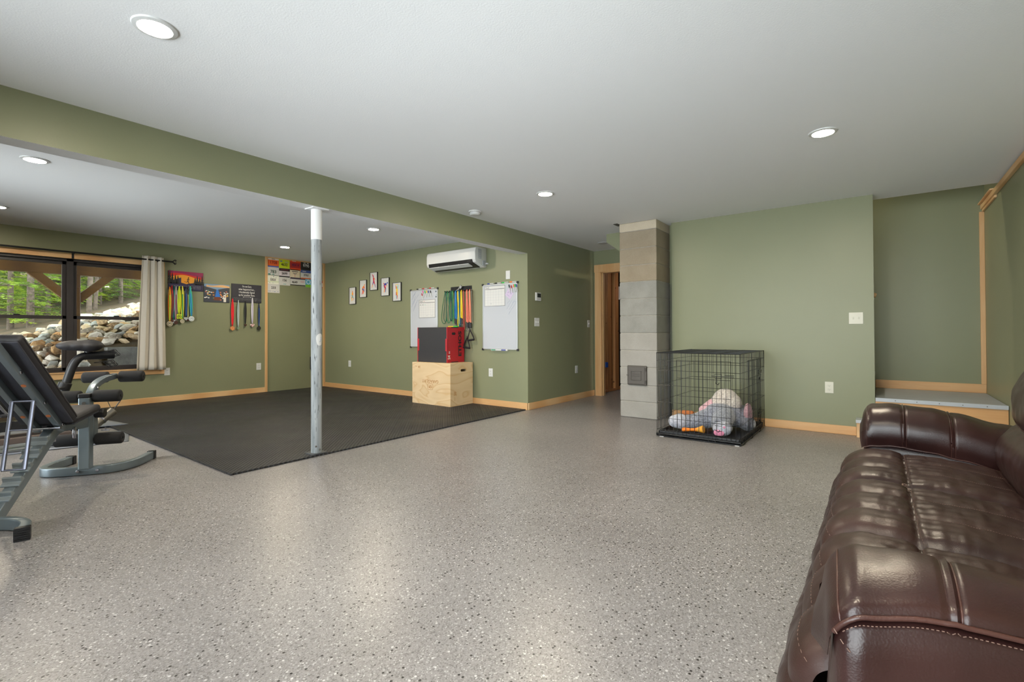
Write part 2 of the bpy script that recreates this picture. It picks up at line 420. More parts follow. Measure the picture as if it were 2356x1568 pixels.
# window wall with a triple opening
b = B(); x0, x1, z0, z1 = -.46, 2.60, .53, 2.09
box(b, (XW-.1, YW, 0), (x0, YW+.18, GZ+.1)); box(b, (x1, YW, 0), (XA+.02, YW+.18, GZ+.1))
box(b, (x0, YW, 0), (x1, YW+.18, z0)); box(b, (x0, YW, z1), (x1, YW+.18, GZ+.1)); struct('wall_window', b, M['green'])
# west wall behind the camera with two unseen glazed openings added for daylight
b = B(); yy = [YS-.1, -.75, 3.10, 4.80, 6.80, YW+.18]
for i in (0, 2, 4): box(b, (XW-.12, yy[i], 0), (XW, yy[i+1], GZ+.1))
for i in (1, 3): box(b, (XW-.12, yy[i], 2.30), (XW, yy[i+1], GZ+.1)); box(b, (XW-.12, yy[i], 0), (XW, yy[i+1], .05))
struct('wall_west', b, M['green'])
def added_glazing(name, ya, yb):
    b = B()
    n = 3; w = (yb-ya)/n
    for i in range(n):
        a, c = ya+i*w, ya+(i+1)*w
        for lo, hi in (((a, .05), (a+.05, 2.30)), ((c-.05, .05), (c, 2.30)), ((a, .05), (c, .10)), ((a, 2.25), (c, 2.30))):
            box(b, (XW-.09, lo[0], lo[1]), (XW-.03, hi[0], hi[1]))
    o = struct(name, b, M['window_frame'])
    obj('pane', box(B(), (XW-.063, ya+.03, .08), (XW-.060, yb-.03, 2.27)), M['glass'], o)
added_glazing('window_added_2', -.75, 3.10); added_glazing('window_added_3', 4.80, 6.80)  # made-up windows behind the camera that brighten the ceiling and walls
# south wall, runs on beside the landing
b = B(); box(b, (XW-.1, YS-.12, 0), (7.2, YS, 3.4)); struct('wall_south', b, M['green'])
# stair wall and the stairwell behind it
struct('wall_stair', box(B(), (XS, .037, 0), (XS+.12, 2.055, CZ+.02)), M['green'])
struct('wall_stairwell_back', box(B(), (7.1, YS, 0), (7.2, 3.0, 3.4)), M['green'])
b = B(); prism(b, [(3.005, CZ+.1), (3.005, 2.307), (2.812, 2.166), (.15, .24), (.15, CZ+.1)], XS+.12, XS+.2, 'x'); struct('wall_stringer', b, M['green'])
b = B(); box(b, (6.13, YS, CZ+.14), (6.25, 4.0, 3.4)); box(b, (6.13, 4.0, CZ+.14), (7.2, 4.1, 3.4)); struct('wall_stairwell_upper', b, M['green'])
struct('ceiling_stairwell', box(B(), (6.13, YS-.1, 3.3), (7.2, 4.1, 3.4)), M['ceiling'])
b = B(); prism(b, [(3.0, 2.307), (3.0, 2.36), (.2, .33), (.2, .275)], XS+.2, 7.1, 'x'); struct('ceiling_under_stairs', b, M['ceiling'])
# door wall
b = B(); box(b, (XD, 3.687, 0), (XD+.11, YB+.12, CZ+.02)); box(b, (XD, 2.0, 0), (XD+.11, 2.83, CZ+.02)); box(b, (XD, 2.83, 2.06), (XD+.11, 3.687, CZ+.02))
struct('wall_door', b, M['green'])
b = B(); box(b, (9.5, 1.9, 0), (9.6, 3.97, CZ)); box(b, (XD, 1.9, 0), (9.6, 2.0, CZ+.14)); struct('wall_utility', b, col((60, 50, 44), .9))
struct('ceiling_utility', box(B(), (7.2, 1.9, CZ), (9.6, 3.0, CZ+.14)), M['ceiling'])
struct('wall_utility_north', box(B(), (XD+.11, YB+.15, 0), (9.6, YB+.2, CZ)), col((74, 56, 44), .9))
b = B(); box(b, (XD-.018, 3.687, 0), (XD, 3.79, 2.06), .002); box(b, (XD-.02, 2.70, 2.06), (XD, 3.80, 2.185), .002); box(b, (XD-.018, 2.70, 0), (XD, 2.83, 2.06), .002)
d = struct('door_1', b, M['pine']['z'])
b = B(); box(b, (XD-.012, 3.673, 0), (XD+.12, 3.687, 2.06), .001); box(b, (XD-.012, 2.83, 2.045), (XD+.12, 3.687, 2.06), .001); box(b, (XD-.012, 2.83, 0), (XD+.12, 2.845, 2.045), .001)
box(b, (XD+.03, 3.662, 0), (XD+.07, 3.673, 2.045), .001)
obj('jamb', b, M['pine']['z'], d)

# ------------------------------------------------------------------ window_1 in the gym
b = B(); ux = [-.46, .555, 1.576, 2.60]
F0, F1 = YW+.03, YW+.12
for i in range(3):
    a, c = ux[i], ux[i+1]
    box(b, (a, F0, .53), (a+.035, F1, 2.09)); box(b, (c-.035, F0, .53), (c, F1, 2.09))
    box(b, (a, F0, .53), (c, F1, .56)); box(b, (a, F0, 2.055), (c, F1, 2.09))
win = struct('window_1', b, M['window_frame'])
for i in range(3):
    a, c = ux[i]+.035, ux[i+1]-.035
    for k, (za, zb, yo) in enumerate(((.56, 1.31, .0), (1.265, 2.055, .03))):
        s = B(); y0, y1 = F0+.012+yo, F0+.042+yo
        box(s, (a, y0, za), (a+.042, y1, zb), .003); box(s, (c-.042, y0, za), (c, y1, zb), .003)
        box(s, (a, y0, za), (c, y1, za+(.045 if k == 0 else .045)), .003); box(s, (a, y0, zb-.045), (c, y1, zb), .003)
        sash = obj('sash', s, M['window_frame'], win)
        obj('pane', box(B(), (a+.03, (y0+y1)/2-.002, za+.03), (c-.03, (y0+y1)/2+.002, zb-.03)), M['dimmed_glass'], sash)
        if k == 0: obj('sash_lock', box(B(), ((a+c)/2-.03, y0-.008, zb), ((a+c)/2+.03, y1, zb+.014), .004), M['black'], sash)
b = B(); box(b, (-.56, YW-.02, 2.088), (2.66, YW, 2.162), .003); struct('trim_1', b, M['pine']['x'])
b = B(); box(b, (-.56, YW-.02, .445), (2.66, YW, .53), .003); box(b, (-.56, YW-.03, .525), (2.66, YW+.03, .54), .003); struct('trim_2', b, M['pine']['x'])
b = B(); box(b, (2.60, YW-.018, .53), (2.66, YW, 2.09), .002); struct('trim_3', b, M['pine']['z'])
b = B(); box(b, (-.56, YW-.018, .53), (-.46, YW, 2.09), .002); struct('trim_4', b, M['pine']['z'])
# batten strips round the race bib panel
b = B(); box(b, (4.19, YW-.022, 0), (4.232, YW, GZ), .003); struct('trim_5', b, M['pine']['z'])
b = B(); box(b, (XA-.04, YW-.03, 0), (XA, YW, GZ), .003); struct('trim_6', b, M['pine']['z'])
b = B(); box(b, (4.232, YW-.016, GZ-.02), (XA-.04, YW, GZ), .002); struct('trim_7', b, M['pine']['x'])
# ledge cap and corner strip on the south wall
b = B(); box(b, (XW, YS, 2.345), (7.1, YS+.03, 2.395), .004); box(b, (6.4, YS, 2.32), (7.1, YS+.018, 2.345), .003); box(b, (6.4, YS, 2.395), (7.1, YS+.05, 2.41), .003); struct('trim_8', b, M['pine']['x'])
b = B(); box(b, (7.08, YS, .49), (7.1, YS+.04, 2.32), .003); struct('trim_9', b, M['pine']['z'])
# baseboards
struct('baseboard_window', box(B(), (XW, YW-.016, 0), (4.19, YW, .098), .004), M['pine']['x'])
struct('baseboard_gym', box(B(), (XA-.016, YB+.002, 0), (XA, YW-.03, .095), .004), M['pine']['y'])
struct('baseboard_hall', box(B(), (XA, YB-.016, 0), (XD-.02, YB, .095), .004), M['pine']['x'])
struct('baseboard_stair', box(B(), (XS-.016, .19, 0), (XS, 2.055, .09), .004), M['pine']['y'])
struct('baseboard_landing', box(B(), (7.085, YS+.0, .395), (7.1, .037, .49), .004), M['pine']['y'])
struct('baseboard_south', box(B(), (XW, YS, 0), (.6, YS+.015, .095), .004), M['pine']['x'])

# ------------------------------------------------------------------ staircase
st = thing('staircase', (6.5, -.4, 0), 'grey painted timber landing and steps with pine risers rising behind the green wall', 'stairs')
b = B(); box(b, (5.985, YS+.003, .365), (7.098, .034, .395), .002); obj('landing_tread', b, M['tread'], st)
b = B(); box(b, (5.972, YS+.004, .362), (5.990, .034, .399), .003)
no = obj('nosing', b, M['nosing'], st)
for i in range(5): obj('screw', cyl(B(), (5.9745, -.12-.16*i, .380), (5.969, -.12-.16*i, .380), .004, seg=8), M['iron'], no)
b = B(); box(b, (5.99, YS+.004, .19), (6.01, .034, .364)); obj('riser', b, M['pine']['y'], st)
b = B(); box(b, (5.70, YS+.004, .155), (5.99, .13, .185), .003); box(b, (5.82, .13, .155), (5.99, .19, .185), .003); obj('step_tread', b, M['nosing'], st)
b = B(); box(b, (5.73, YS+.004, 0), (5.75, .13, .155)); box(b, (5.75, .112, 0), (5.9, .132, .155)); obj('riser', b, M['pine']['y'], st)
b = B(); box(b, (5.90, .132, 0), (5.982, .187, .155), .003); obj('trim_block', b, M['pine']['z'], st)
for i in range(9):
    y0 = .06+.262*i; z0 = .395+.19*(i+1)
    b = B(); box(b, (6.21, y0-.02, z0-.03), (7.095, y0+.262, z0), .002); obj('step_tread', b, M['tread'], st)
    b = B(); box(b, (6.21, y0, z0-.19), (7.095, y0+.016, z0-.03)); obj('riser', b, M['pine']['x'], st)
# handrail on the back of the stair wall
hr = thing('handrail', (6.17, 1.0, 1.4), 'round pale wooden handrail end peeping past the corner above the landing', 'handrail')
obj('rail', tube(B(), [(6.17, .018, 1.418), (6.17, .024, 1.42), (6.17, .05, 1.43), (6.17, 1.95, 2.79)], .023, 16, scale=[.7, 1, 1, 1]), M['pine']['y'], hr, 40)
for y in (.25, 1.6):
    z = 1.43+(y-.06)*.72
    obj('bracket', tube(B(), [(6.122, y, z-.07), (6.15, y, z-.07), (6.17, y, z-.02)], .007, 8), M['chrome'], hr, 40)

# ------------------------------------------------------------------ recessed lights
def downlight(loc, label):
    t = thing('recessed_light', loc, label, 'ceiling light', 'recessed lights in the ceiling')
    obj('trim_ring', lathe(B(), [(.062, -.006), (.066, -.010), (.084, -.006), (.088, 0), (.088, .004), (.06, .004), (.062, -.006)], seg=48), M['white_plastic'], t, 40, world=False)
    obj('lens', lathe(B(), [(.0, -.0140), (.03, -.0130), (.05, -.0108), (.063, -.0065), (.063, .003), (0, .003)], seg=48), M['lamp'], t, 60, world=False)
    return t
L0 = downlight((.736, 2.556, CZ), 'large round recessed light nearest the camera at the top left of the main ceiling')
for x, y, z, lb in ((3.915, .293, CZ, 'round recessed light over the sofa side of the main ceiling, on the right'),
                    (3.955, 2.595, CZ, 'round recessed light in the middle of the main ceiling, in front of the smoke detector'),
                    (.74, 5.33, GZ, 'round recessed light of the gym ceiling nearest the beam at the left edge'),
                    (3.985, 5.35, GZ, 'round recessed light of the gym ceiling between the pole and the heat pump'),
                    (3.925, 7.56, GZ, 'round recessed light of the gym ceiling near the bib covered corner'),
                    (.765, 7.59, GZ, 'round recessed light of the gym ceiling above the window, cut by the left edge')):
    dup(L0, (x, y, z), lb)
dup(L0, (.736, .293, CZ), 'round recessed light straight above the camera, out of the frame')
L1 = dup(L0, (6.62, 1.25, 3.3), 'round recessed light high in the stairwell')
L2 = dup(L0, (8.35, 2.95, CZ), 'round light added unseen on the ceiling of the unfinished room to brighten its studs')  # unseen lamp added to brighten the studs behind the doorway
for c in L2.children:
    if c.name.startswith('lens'): c.data = c.data.copy(); c.data.materials[0] = M['lamp_added']
# smoke detector and hall detector
sd_ = thing('smoke_detector', (4.045, 3.60, CZ), 'round white smoke detector on the ceiling beside the green beam', 'smoke detector')
obj('base_plate', lathe(B(), [(0, 0), (.068, 0), (.07, -.004), (.07, -.012), (.062, -.014), (0, -.014)], seg=40), M['white_plastic'], sd_, 40, world=False)
obj('housing', lathe(B(), [(.052, -.012), (.052, -.018), (.060, -.022), (.060, -.036), (.050, -.046), (.03, -.049), (0, -.050)], seg=40), M['white_plastic'], sd_, 30, world=False)
obj('vent_ring', lathe(B(), [(.0585, -.0285), (.0612, -.0285), (.0612, -.031), (.0585, -.031), (.0585, -.0285)], seg=40), M['gridline'], sd_, 40, world=False)
h = obj('ceiling_disc', lathe(B(), [(0, 0), (.075, 0), (.078, -.008), (.06, -.014), (0, -.014)], (6.66, 3.33, CZ), 32), col((178, 178, 180)), None, 40)
tag(h, 'small flat grey disc on the hallway ceiling beside the sloping stair box', 'detector')

# ------------------------------------------------------------------ steel post and chimney
po = thing('support_post', (2.31, 3.905, 0), 'scuffed white round steel post standing between mat edge and beam', 'post')
R_ = .0445
obj('shaft', cyl(B(), (2.31, 3.905, .022), (2.31, 3.905, BZ-.008), R_, seg=40), M['post'], po, 40)
obj('cap_plate', box(B(), (2.235, 3.83, BZ-.008), (2.385, 3.965, BZ), .001), M['plaster'], po)
obj('base_plate', box(B(), (2.24, 3.845, .0142), (2.38, 3.975, .022), .002), col((70, 72, 76), .5), po)
obj('paint_band', cyl(B(), (2.31, 3.905, BZ-.27), (2.31, 3.905, BZ-.008), R_+.0012, seg=40), M['plaster'], po, 40)
b = B(); th0 = math.atan2(-3.905, -2.31)+.22
def patch(u, v):
    a = 2*PI*u; r = v; w = .032*(1+.08*math.sin(3*a)); hgt = .056*(1+.08*math.sin(2*a+1))
    th = th0+w*r*math.cos(a)/R_; return (2.31+(R_+.0022*(1-r*.9))*math.cos(th), 3.905+(R_+.0022*(1-r*.9))*math.sin(th), 1.0+hgt*r*math.sin(a))
th0 += .42; grid(b, patch, 28, 5, closeu=True); pp_ = obj('paint_patch', b, M['white_plastic'], po, 40)
b = B(); rr = random.Random(2)
for _ in range(9):
    th = th0+rr.uniform(-.05, .25); z = 1.0+rr.uniform(-.02, .02); ball(b, (2.31+(R_+.0018)*math.cos(th), 3.905+(R_+.0018)*math.sin(th), z), (.0035, .0035, .006), 8)
obj('scuff', b, M['gridline'], pp_); th0 -= .42
for a, z in ((0.4, .05), (-.3, .08)): obj('bolt', ball(B(), (2.31+R_*math.cos(th0+a), 3.905+R_*math.sin(th0+a), z), .008, 10), M['iron'], po, 60)

ch = thing('chimney_column', (5.9, 2.36, 0), 'grey concrete block chimney column beside the wire dog crate', 'chimney')
BLK = [block('light_block', (157, 154, 149), (147, 144, 138), 5), block('grey_block', (146, 145, 140), (130, 129, 125), 5), block('tan_block', (152, 140, 122), (138, 126, 108), 5), block('cream_block', (196, 184, 164), (180, 168, 148), 5)]
joints = [0, .201, .404, .625, .831, 1.05, 1.263, 1.472, 1.680, 1.87, 2.065, 2.25, CZ]
joints = [0, .201, .404, .625, .831, 1.045, 1.26, 1.47, 1.68, 1.885, 2.095, 2.31, CZ]
X0, X1, Y0, Y1 = 5.655, 6.13, 2.12, 2.60
for k in range(len(joints)-1):
    b = B(); g = .0018
    box(b, (X0+random.uniform(0, .002), Y0+random.uniform(0, .002), joints[k]+g), (X1, Y1-random.uniform(0, .002), joints[k+1]-g), .010, seg=3)
    obj('block', b, BLK[0 if k < 5 else 1 if k < 8 else 2 if k < 11 else 3], ch)
obj('mortar', box(B(), (X0+.006, Y0+.006, .0), (X1-.006, Y1-.006, CZ-.001), .012), M['mortar'], ch)
co = obj('cleanout_door', box(B(), (5.632, 2.243, .405), (5.656, 2.495, .645), .016, seg=3), M['iron'], ch)
b = B(); box(b, (5.627, 2.268, .42), (5.636, 2.482, .628), .006); obj('door_leaf', b, M['iron'], co)
b = B()
for a, c, e, f in ((2.31, .465, 2.445, .472), (2.31, .575, 2.445, .582), (2.31, .465, 2.317, .582), (2.438, .465, 2.445, .582)): box(b, (5.621, a, c), (5.629, e, f), .002)
box(b, (5.621, 2.335, .515), (5.628, 2.42, .522), .002); box(b, (5.621, 2.335, .54), (5.628, 2.42, .546), .002)
obj('raised_panel', b, M['iron'], co)
for z in (.45, .60): obj('hinge', cyl(B(), (5.628, 2.257, z-.02), (5.628, 2.257, z+.02), .009, seg=12), M['iron'], co, 40)
obj('latch', box(B(), (5.622, 2.47, .52), (5.632, 2.497, .535), .002), M['iron'], co)
h = obj('steel_flange', box(B(), (5.60, 2.60, CZ-.006), (5.74, 2.655, CZ)), M['iron']); tag(h, 'tiny dark metal bracket under the ceiling at the top left corner of the chimney column', 'bracket')

# ------------------------------------------------------------------ unfinished stud wall seen through the doorway
sw = thing('stud_wall', (8.0, 3.83, 0), 'unfinished wall of knotty wood studs seen through the open doorway', 'stud wall')
obj('bottom_plate', box(B(), (7.42, YB, 0.005), (9.4, YB+.09, .043), .002), M['stud'], sw)
obj('top_plate', box(B(), (7.42, YB, CZ-.05), (9.4, YB+.09, CZ-.005), .002), M['stud'], sw)
for x in (7.46, 7.80, 8.10, 8.56, 8.98): obj('stud', box(B(), (x, YB, .043), (x+.15 if 7.7 < x < 8.3 else x+.04, YB+.09, CZ-.05), .004), M['stud'], sw)
blue = col((24, 84, 190), .45)
e1_ = tag(obj('junction_box', box(B(), (7.74, YB-.004, .44), (7.80, YB+.06, .53), .004), blue), 'blue plastic junction box low on the studs inside the doorway', 'junction box')
e2_ = tag(obj('junction_box', box(B(), (7.62, YB-.004, 1.15), (7.69, YB+.06, 1.26), .004), blue), 'blue plastic junction box halfway up the studs inside the doorway', 'junction box')
al = thing('wall_alarm', (8.27, 3.79, 1.75), 'small white alarm unit with a red light on the studs left of the chimney', 'alarm')
obj('housing', box(B(), (8.25, 3.78, 1.66), (8.30, 3.813, 1.90), .004), M['white_plastic'], al)
obj('indicator', box(B(), (8.255, 3.775, 1.86), (8.295, 3.782, 1.88), .002), M['red_led'], al)

# ------------------------------------------------------------------ wall plates
def plate(name, face, along, z, w, h, label, cat, kind='outlet', mat='white_plastic'):
    """face: 'x' for a wall facing -x at coordinate face[1]; 'y' for one facing -y."""
    ax, pos = face
    T = frame2((pos, along, z), (0, -1, 0), (0, 0, 1)) if ax == 'x' else frame2((along, pos, z), (1, 0, 0), (0, 0, 1))
    loc = T.translation
    t = thing(name, loc, label, cat)
    obj('cover_plate', box(B(), (-w/2, -h/2, 0), (w/2, h/2, .006), .003, T=T), M[mat], t)
    if kind == 'outlet':
        for s in (-1, 1):
            o = obj('receptacle', box(B(), (-.017, s*.0195-.014, .004), (.017, s*.0195+.014, .0085), .004, T=T), M[mat], t)
            bb = B(); box(bb, (-.008, s*.0195-.002, .0084), (-.006, s*.0195+.007, .0089), T=T); box(bb, (.006, s*.0195-.002, .0084), (.008, s*.0195+.007, .0089), T=T); cyl(bb, (0, s*.0195-.008, .0084), (0, s*.0195-.008, .0089), .0022, seg=8, T=T)
            obj('slots', bb, M['ink'], o)
    elif kind == 'blank': obj('screw', cyl(B(), (0, 0, .005), (0, 0, .0075), .003, seg=10, T=T), M['alu'], t)
    elif kind == 'jack': obj('socket', cyl(B(), (0, 0, .004), (0, 0, .010), .006, seg=12, T=T), M['alu'], t)
    else:
        n = int(kind[-1])
        for i in range(n):
            x = (i-(n-1)/2)*.046
            obj('toggle', box(B(), (x-.0045, -.010, .004), (x+.0045, .012, .016), .002, T=T), M[mat], t)
    return t
fw = ('y', YW); fa = ('x', XA); fh = ('y', YB); fs = ('x', XS)
plate('wall_outlet', fw, 2.70, .475, .075, .115, 'white wall outlet under the right end of the window sill', 'outlet')
plate('wall_outlet', fw, 4.085, .475, .08, .12, 'white wall outlet just left of the pine strip, under the black sign with medals', 'outlet')
plate('wall_outlet', fa, 7.918, .488, .078, .118, 'white wall outlet alone on the green wall below the lowest framed print', 'outlet')
plate('wall_outlet', fa, 4.47, .482, .075, .118, 'white wall outlet under the right whiteboard', 'outlet')
plate('wall_outlet', fa, 5.72, .49, .075, .118, 'white wall outlet half hidden behind the plywood box', 'outlet')
plate('wall_plate', fa, 4.149, 1.87, .075, .12, 'blank white wall plate above the right whiteboard', 'wall plate', 'jack')
plate('light_switch', fh, 5.58, 1.203, .12, .118, 'white double switch below the thermostat', 'switch', 'switch2')
plate('light_switch', fh, 7.09, 1.20, .075, .118, 'white single switch on the dark green hallway wall near the doorway', 'switch', 'switch1')
plate('wall_outlet', fh, 6.682, .474, .075, .118, 'white wall outlet low on the dark green hallway wall', 'outlet')
plate('wall_outlet', fs, .4175, .472, .076, .118, 'ivory wall outlet right of the dog crate', 'outlet', mat='offwhite')
plate('light_switch', fs, .184, 1.188, .12, .118, 'ivory double switch beside the stair opening', 'switch', 'switch2', 'offwhite')
th = thing('thermostat', (5.60, YB, 1.56), 'white wall thermostat with a dark screen above the double switch', 'thermostat')
T = frame2((5.60, YB, 1.56), (1, 0, 0), (0, 0, 1))
obj('housing', box(B(), (-.062, -.058, 0), (.062, .058, .022), .006, T=T), M['white_plastic'], th)
obj('screen', box(B(), (-.034, -.012, .0215), (.052, .046, .0235), .002, T=T), col((40, 44, 44), .2), th)
obj('button', box(B(), (-.03, -.04, .0215), (.045, -.030, .0235), .001, T=T), M['gridline'], th)
# ================================================================== GYM WALL THINGS
# curtain rod and curtain
cr = thing('curtain_rod', (1.1, 8.69, 2.17), 'thin black curtain rod with an open end finial above the window', 'curtain rod')
obj('rod', tube(B(), [(-.75, 8.69, 2.165), (2.72, 8.69, 2.172)], .0115, 10), M['black_metal'], cr, 50)
b = B(); tube(b, [(2.70, 8.69, 2.172), (2.745, 8.69, 2.178), (2.775, 8.69, 2.205), (2.785, 8.69, 2.20), (2.785, 8.69, 2.145), (2.775, 8.69, 2.14), (2.745, 8.69, 2.166), (2.70, 8.69, 2.172)], .008, 8)
obj('finial', b, M['black_metal'], cr, 50)
for x in (1.593, -.5, 2.55):
    b = B(); box(b, (x-.012, YW-.03, 2.09), (x+.012, YW-.018, 2.185), .003); tube(b, [(x, YW-.024, 2.16), (x, 8.70, 2.15), (x, 8.69, 2.16)], .007, 8)
    obj('bracket', b, M['black_metal'], cr, 50)
b = B()
NF = 3.3
def cfold(u, v):
    x0 = 2.355+(2.295-2.355)*(1-v)**1.0; x1 = 2.632+(2.672-2.632)*(1-v)
    amp = .020+.014*(1-v)
    ph = 2*PI*NF*u
    x = x0+(x1-x0)*u+.012*math.sin(2*ph)*(1 if v < .97 else .6)
    y = 8.688+amp*math.sin(ph)+.010*math.sin(ph*.5+4*v)*(1-v)
    return (x, y, .518+(2.222-.518)*v+.004*math.sin(5*u))
grid(b, cfold, 110, 26)
cu_ = obj('curtain', b, M['canvas'], None, 80); mod = cu_.modifiers.new('thick', 'SOLIDIFY'); mod.thickness = .003
tag(cu_, 'off-white linen curtain hanging in folds at the right end of the gym window', 'curtain')

def wx(x, z, d=0.0): return frame2((x, YW-d, z), (1, 0, 0), (0, 0, 1))
def ax_(y, z, d=0.0): return frame2((XA-d, y, z), (0, -1, 0), (0, 0, 1))
# ---- medal display boards
navy = col((38, 32, 74)); blk = col((42, 42, 52), .6)
t1 = thing('medal_hanger', (2.952, YW, 1.895), 'medal hanger board with a red and orange sunset and a black running figure', 'medal display')
T = wx(2.952, 1.895)
obj('board', box(B(), (-.242, -.15, 0), (.242, .15, .012), .002, T=T), navy, t1)
b = B(); hz = lambda x: .01+.03*math.sin(x*9+1)
def strip(bm, z, lo, hi, n=24, mi=0, T=T, xa=-.24, xb=.24):
    for i in range(n):
        a = xa+(xb-xa)*i/n; c = xa+(xb-xa)*(i+1)/n
        vs = [bm.verts.new(T @ Vector(p)) for p in ((a, lo(a), z), (c, lo(c), z), (c, hi(c), z), (a, hi(a), z))]
        f = bm.faces.new(vs); f.material_index = mi
strip(b, .0124, lambda x: .02+.045*math.cos(x*11), lambda x: .149, mi=0)
strip(b, .0127, lambda x: .065+.03*math.cos(x*11+.5), lambda x: .149, mi=1)
strip(b, .0130, lambda x: .098+.022*math.cos(x*9+1), lambda x: .149, mi=2)
strip(b, .0126, lambda x: -.05+.1*abs(x)**.6, lambda x: .03+.04*math.cos(x*11), mi=0, xa=-.07, xb=.15)
obj('sunset_print', b, [col((240, 160, 40)), col((214, 34, 30)), col((150, 26, 84))], t1)
b = B()
for cx, hh_ in ((-.225, .14), (-.19, .10), (-.15, .075), (-.115, .07), (.125, .055), (.155, .085), (.19, .06), (.225, .09)):
    for k in range(4):
        zz = -.05+(hh_+.05)*k/4; w = .032*(1-k/4.6)
        vs = [b.verts.new(T @ Vector(p)) for p in ((cx-w, zz, .0136+.0001*k), (cx+w, zz, .0136+.0001*k), (cx, zz+(hh_+.05)*.42, .0136+.0001*k))]; b.faces.new(vs)
obj('printed_trees', b, M['ink'], t1)
b = B()
for pa, pb, w in (((.028, .045), (.022, -.002), .010), ((.024, .0), (.004, -.018), .008), ((.004, -.018), (-.028, -.010), .006), ((.024, .0), (.036, -.03), .008), ((.036, -.03), (.052, -.058), .006), ((.026, .04), (.006, .016), .005), ((.03, .036), (.048, .022), .005)):
    sweep(b, [T @ Vector((pa[0], pa[1], .0134)), T @ Vector((pb[0], pb[1], .0134))], circ(w/2, 6), up=(0, 1, 0))
ball(b, (.030, .056, .0134), (.008, .009, .001), 10, T=T)
obj('runner_figure', b, M['ink'], t1)
b = B()
for i in range(9):
    for j in range(3): box(b, (.03+.02*i+.006*(j % 2), -.075-.022*j, .012), (.034+.02*i+.006*(j % 2), -.066-.022*j, .022), T=T) if .03+.02*i < .22 else None
for i in range(12): box(b, (-.225+.02*i, -.09, .012), (-.221+.02*i, -.08, .026), T=T)
obj('hook', b, M['alu'], t1)
# poster between the medal boards
t2 = thing('art_print', (3.40, YW, 1.73), 'unframed colourful canvas of rounded rock stacks around a blue stream', 'picture')
T = wx(3.40, 1.73)
obj('canvas', box(B(), (-.195, -.15, 0), (.195, .15, .012), .002, T=T), col((52, 58, 70)), t2)
b = B(); strip(b, .0124, lambda x: .06+.05*abs(x)/.2, lambda x: .149, mi=0, T=T, xa=-.194, xb=.194)
strip(b, .0127, lambda x: .10, lambda x: .132+.01*math.sin(20*x), mi=1, T=T, xa=-.16, xb=.194)
for vs in ([(-.03, -.06, .0127), (.05, -.06, .0127), (.02, .06, .0127), (-.01, .06, .0127)],): f = b.faces.new([b.verts.new(T @ Vector(p)) for p in vs]); f.material_index = 2
box(b, (-.055, -.115, .012), (.055, -.06, .0132), mi=3, T=T); box(b, (.10, -.14, .012), (.14, -.02, .0130), mi=4, T=T)
obj('painting', b, [col((120, 150, 180)), col((226, 176, 120)), col((30, 112, 200)), col((110, 52, 26)), col((222, 218, 210))], t2)
b = B(); rc = [(232, 232, 230), (38, 44, 58), (226, 140, 70), (86, 140, 120), (220, 190, 80), (206, 120, 90)]
for i in range(62):
    x = random.uniform(-.18, .18); z = random.uniform(-.11, .09-.1*(1-abs(x)/.18)); 
    if abs(x) < .05: continue
    ball(b, (x, z, .0125), (.014, .009, .0012), 10, mi=random.choice([0, 0, 1, 2, 3, 4, 5]), T=T)
obj('pebbles', b, [col(c) for c in rc], t2)
# lettered medal board
t3 = thing('medal_hanger', (3.876, YW, 1.757), 'black medal hanger board with white hand lettering and an arrow', 'medal display')
T = wx(3.876, 1.757)
obj('board', box(B(), (-.25, -.158, 0), (.25, .158, .012), .002, T=T), blk, t3)
b = B()
for s, y, sz, sx in (("I'm not Sure", .118, .046, .80), ("what happened but...", .068, .046, .86), ("I Accidentally Signed", .018, .046, .84), ("up for another Race.", -.032, .046, .86)):
    text_bm(b, s, sz, T @ Matrix.Translation((.0, y, .0125)), .0004, bold=.0006, sx=sx*.82)
box(b, (-.06, -.067, .012), (.07, -.063, .013), T=T)
for s in (-1, 1):
    prism(b, [(s*.075+.005, -.065), (s*.055+.005, -.074), (s*.055+.005, -.056)], .012, .013, 'z', T=T)
obj('lettering', b, M['paper'], t3)
b = B()
for i in range(24):
    for j in range(3): box(b, (-.235+.02*i+.007*(j % 2), -.09-.018*j, .012), (-.231+.02*i+.007*(j % 2), -.083-.018*j, .022), T=T)
obj('hook', b, M['alu'], t3)

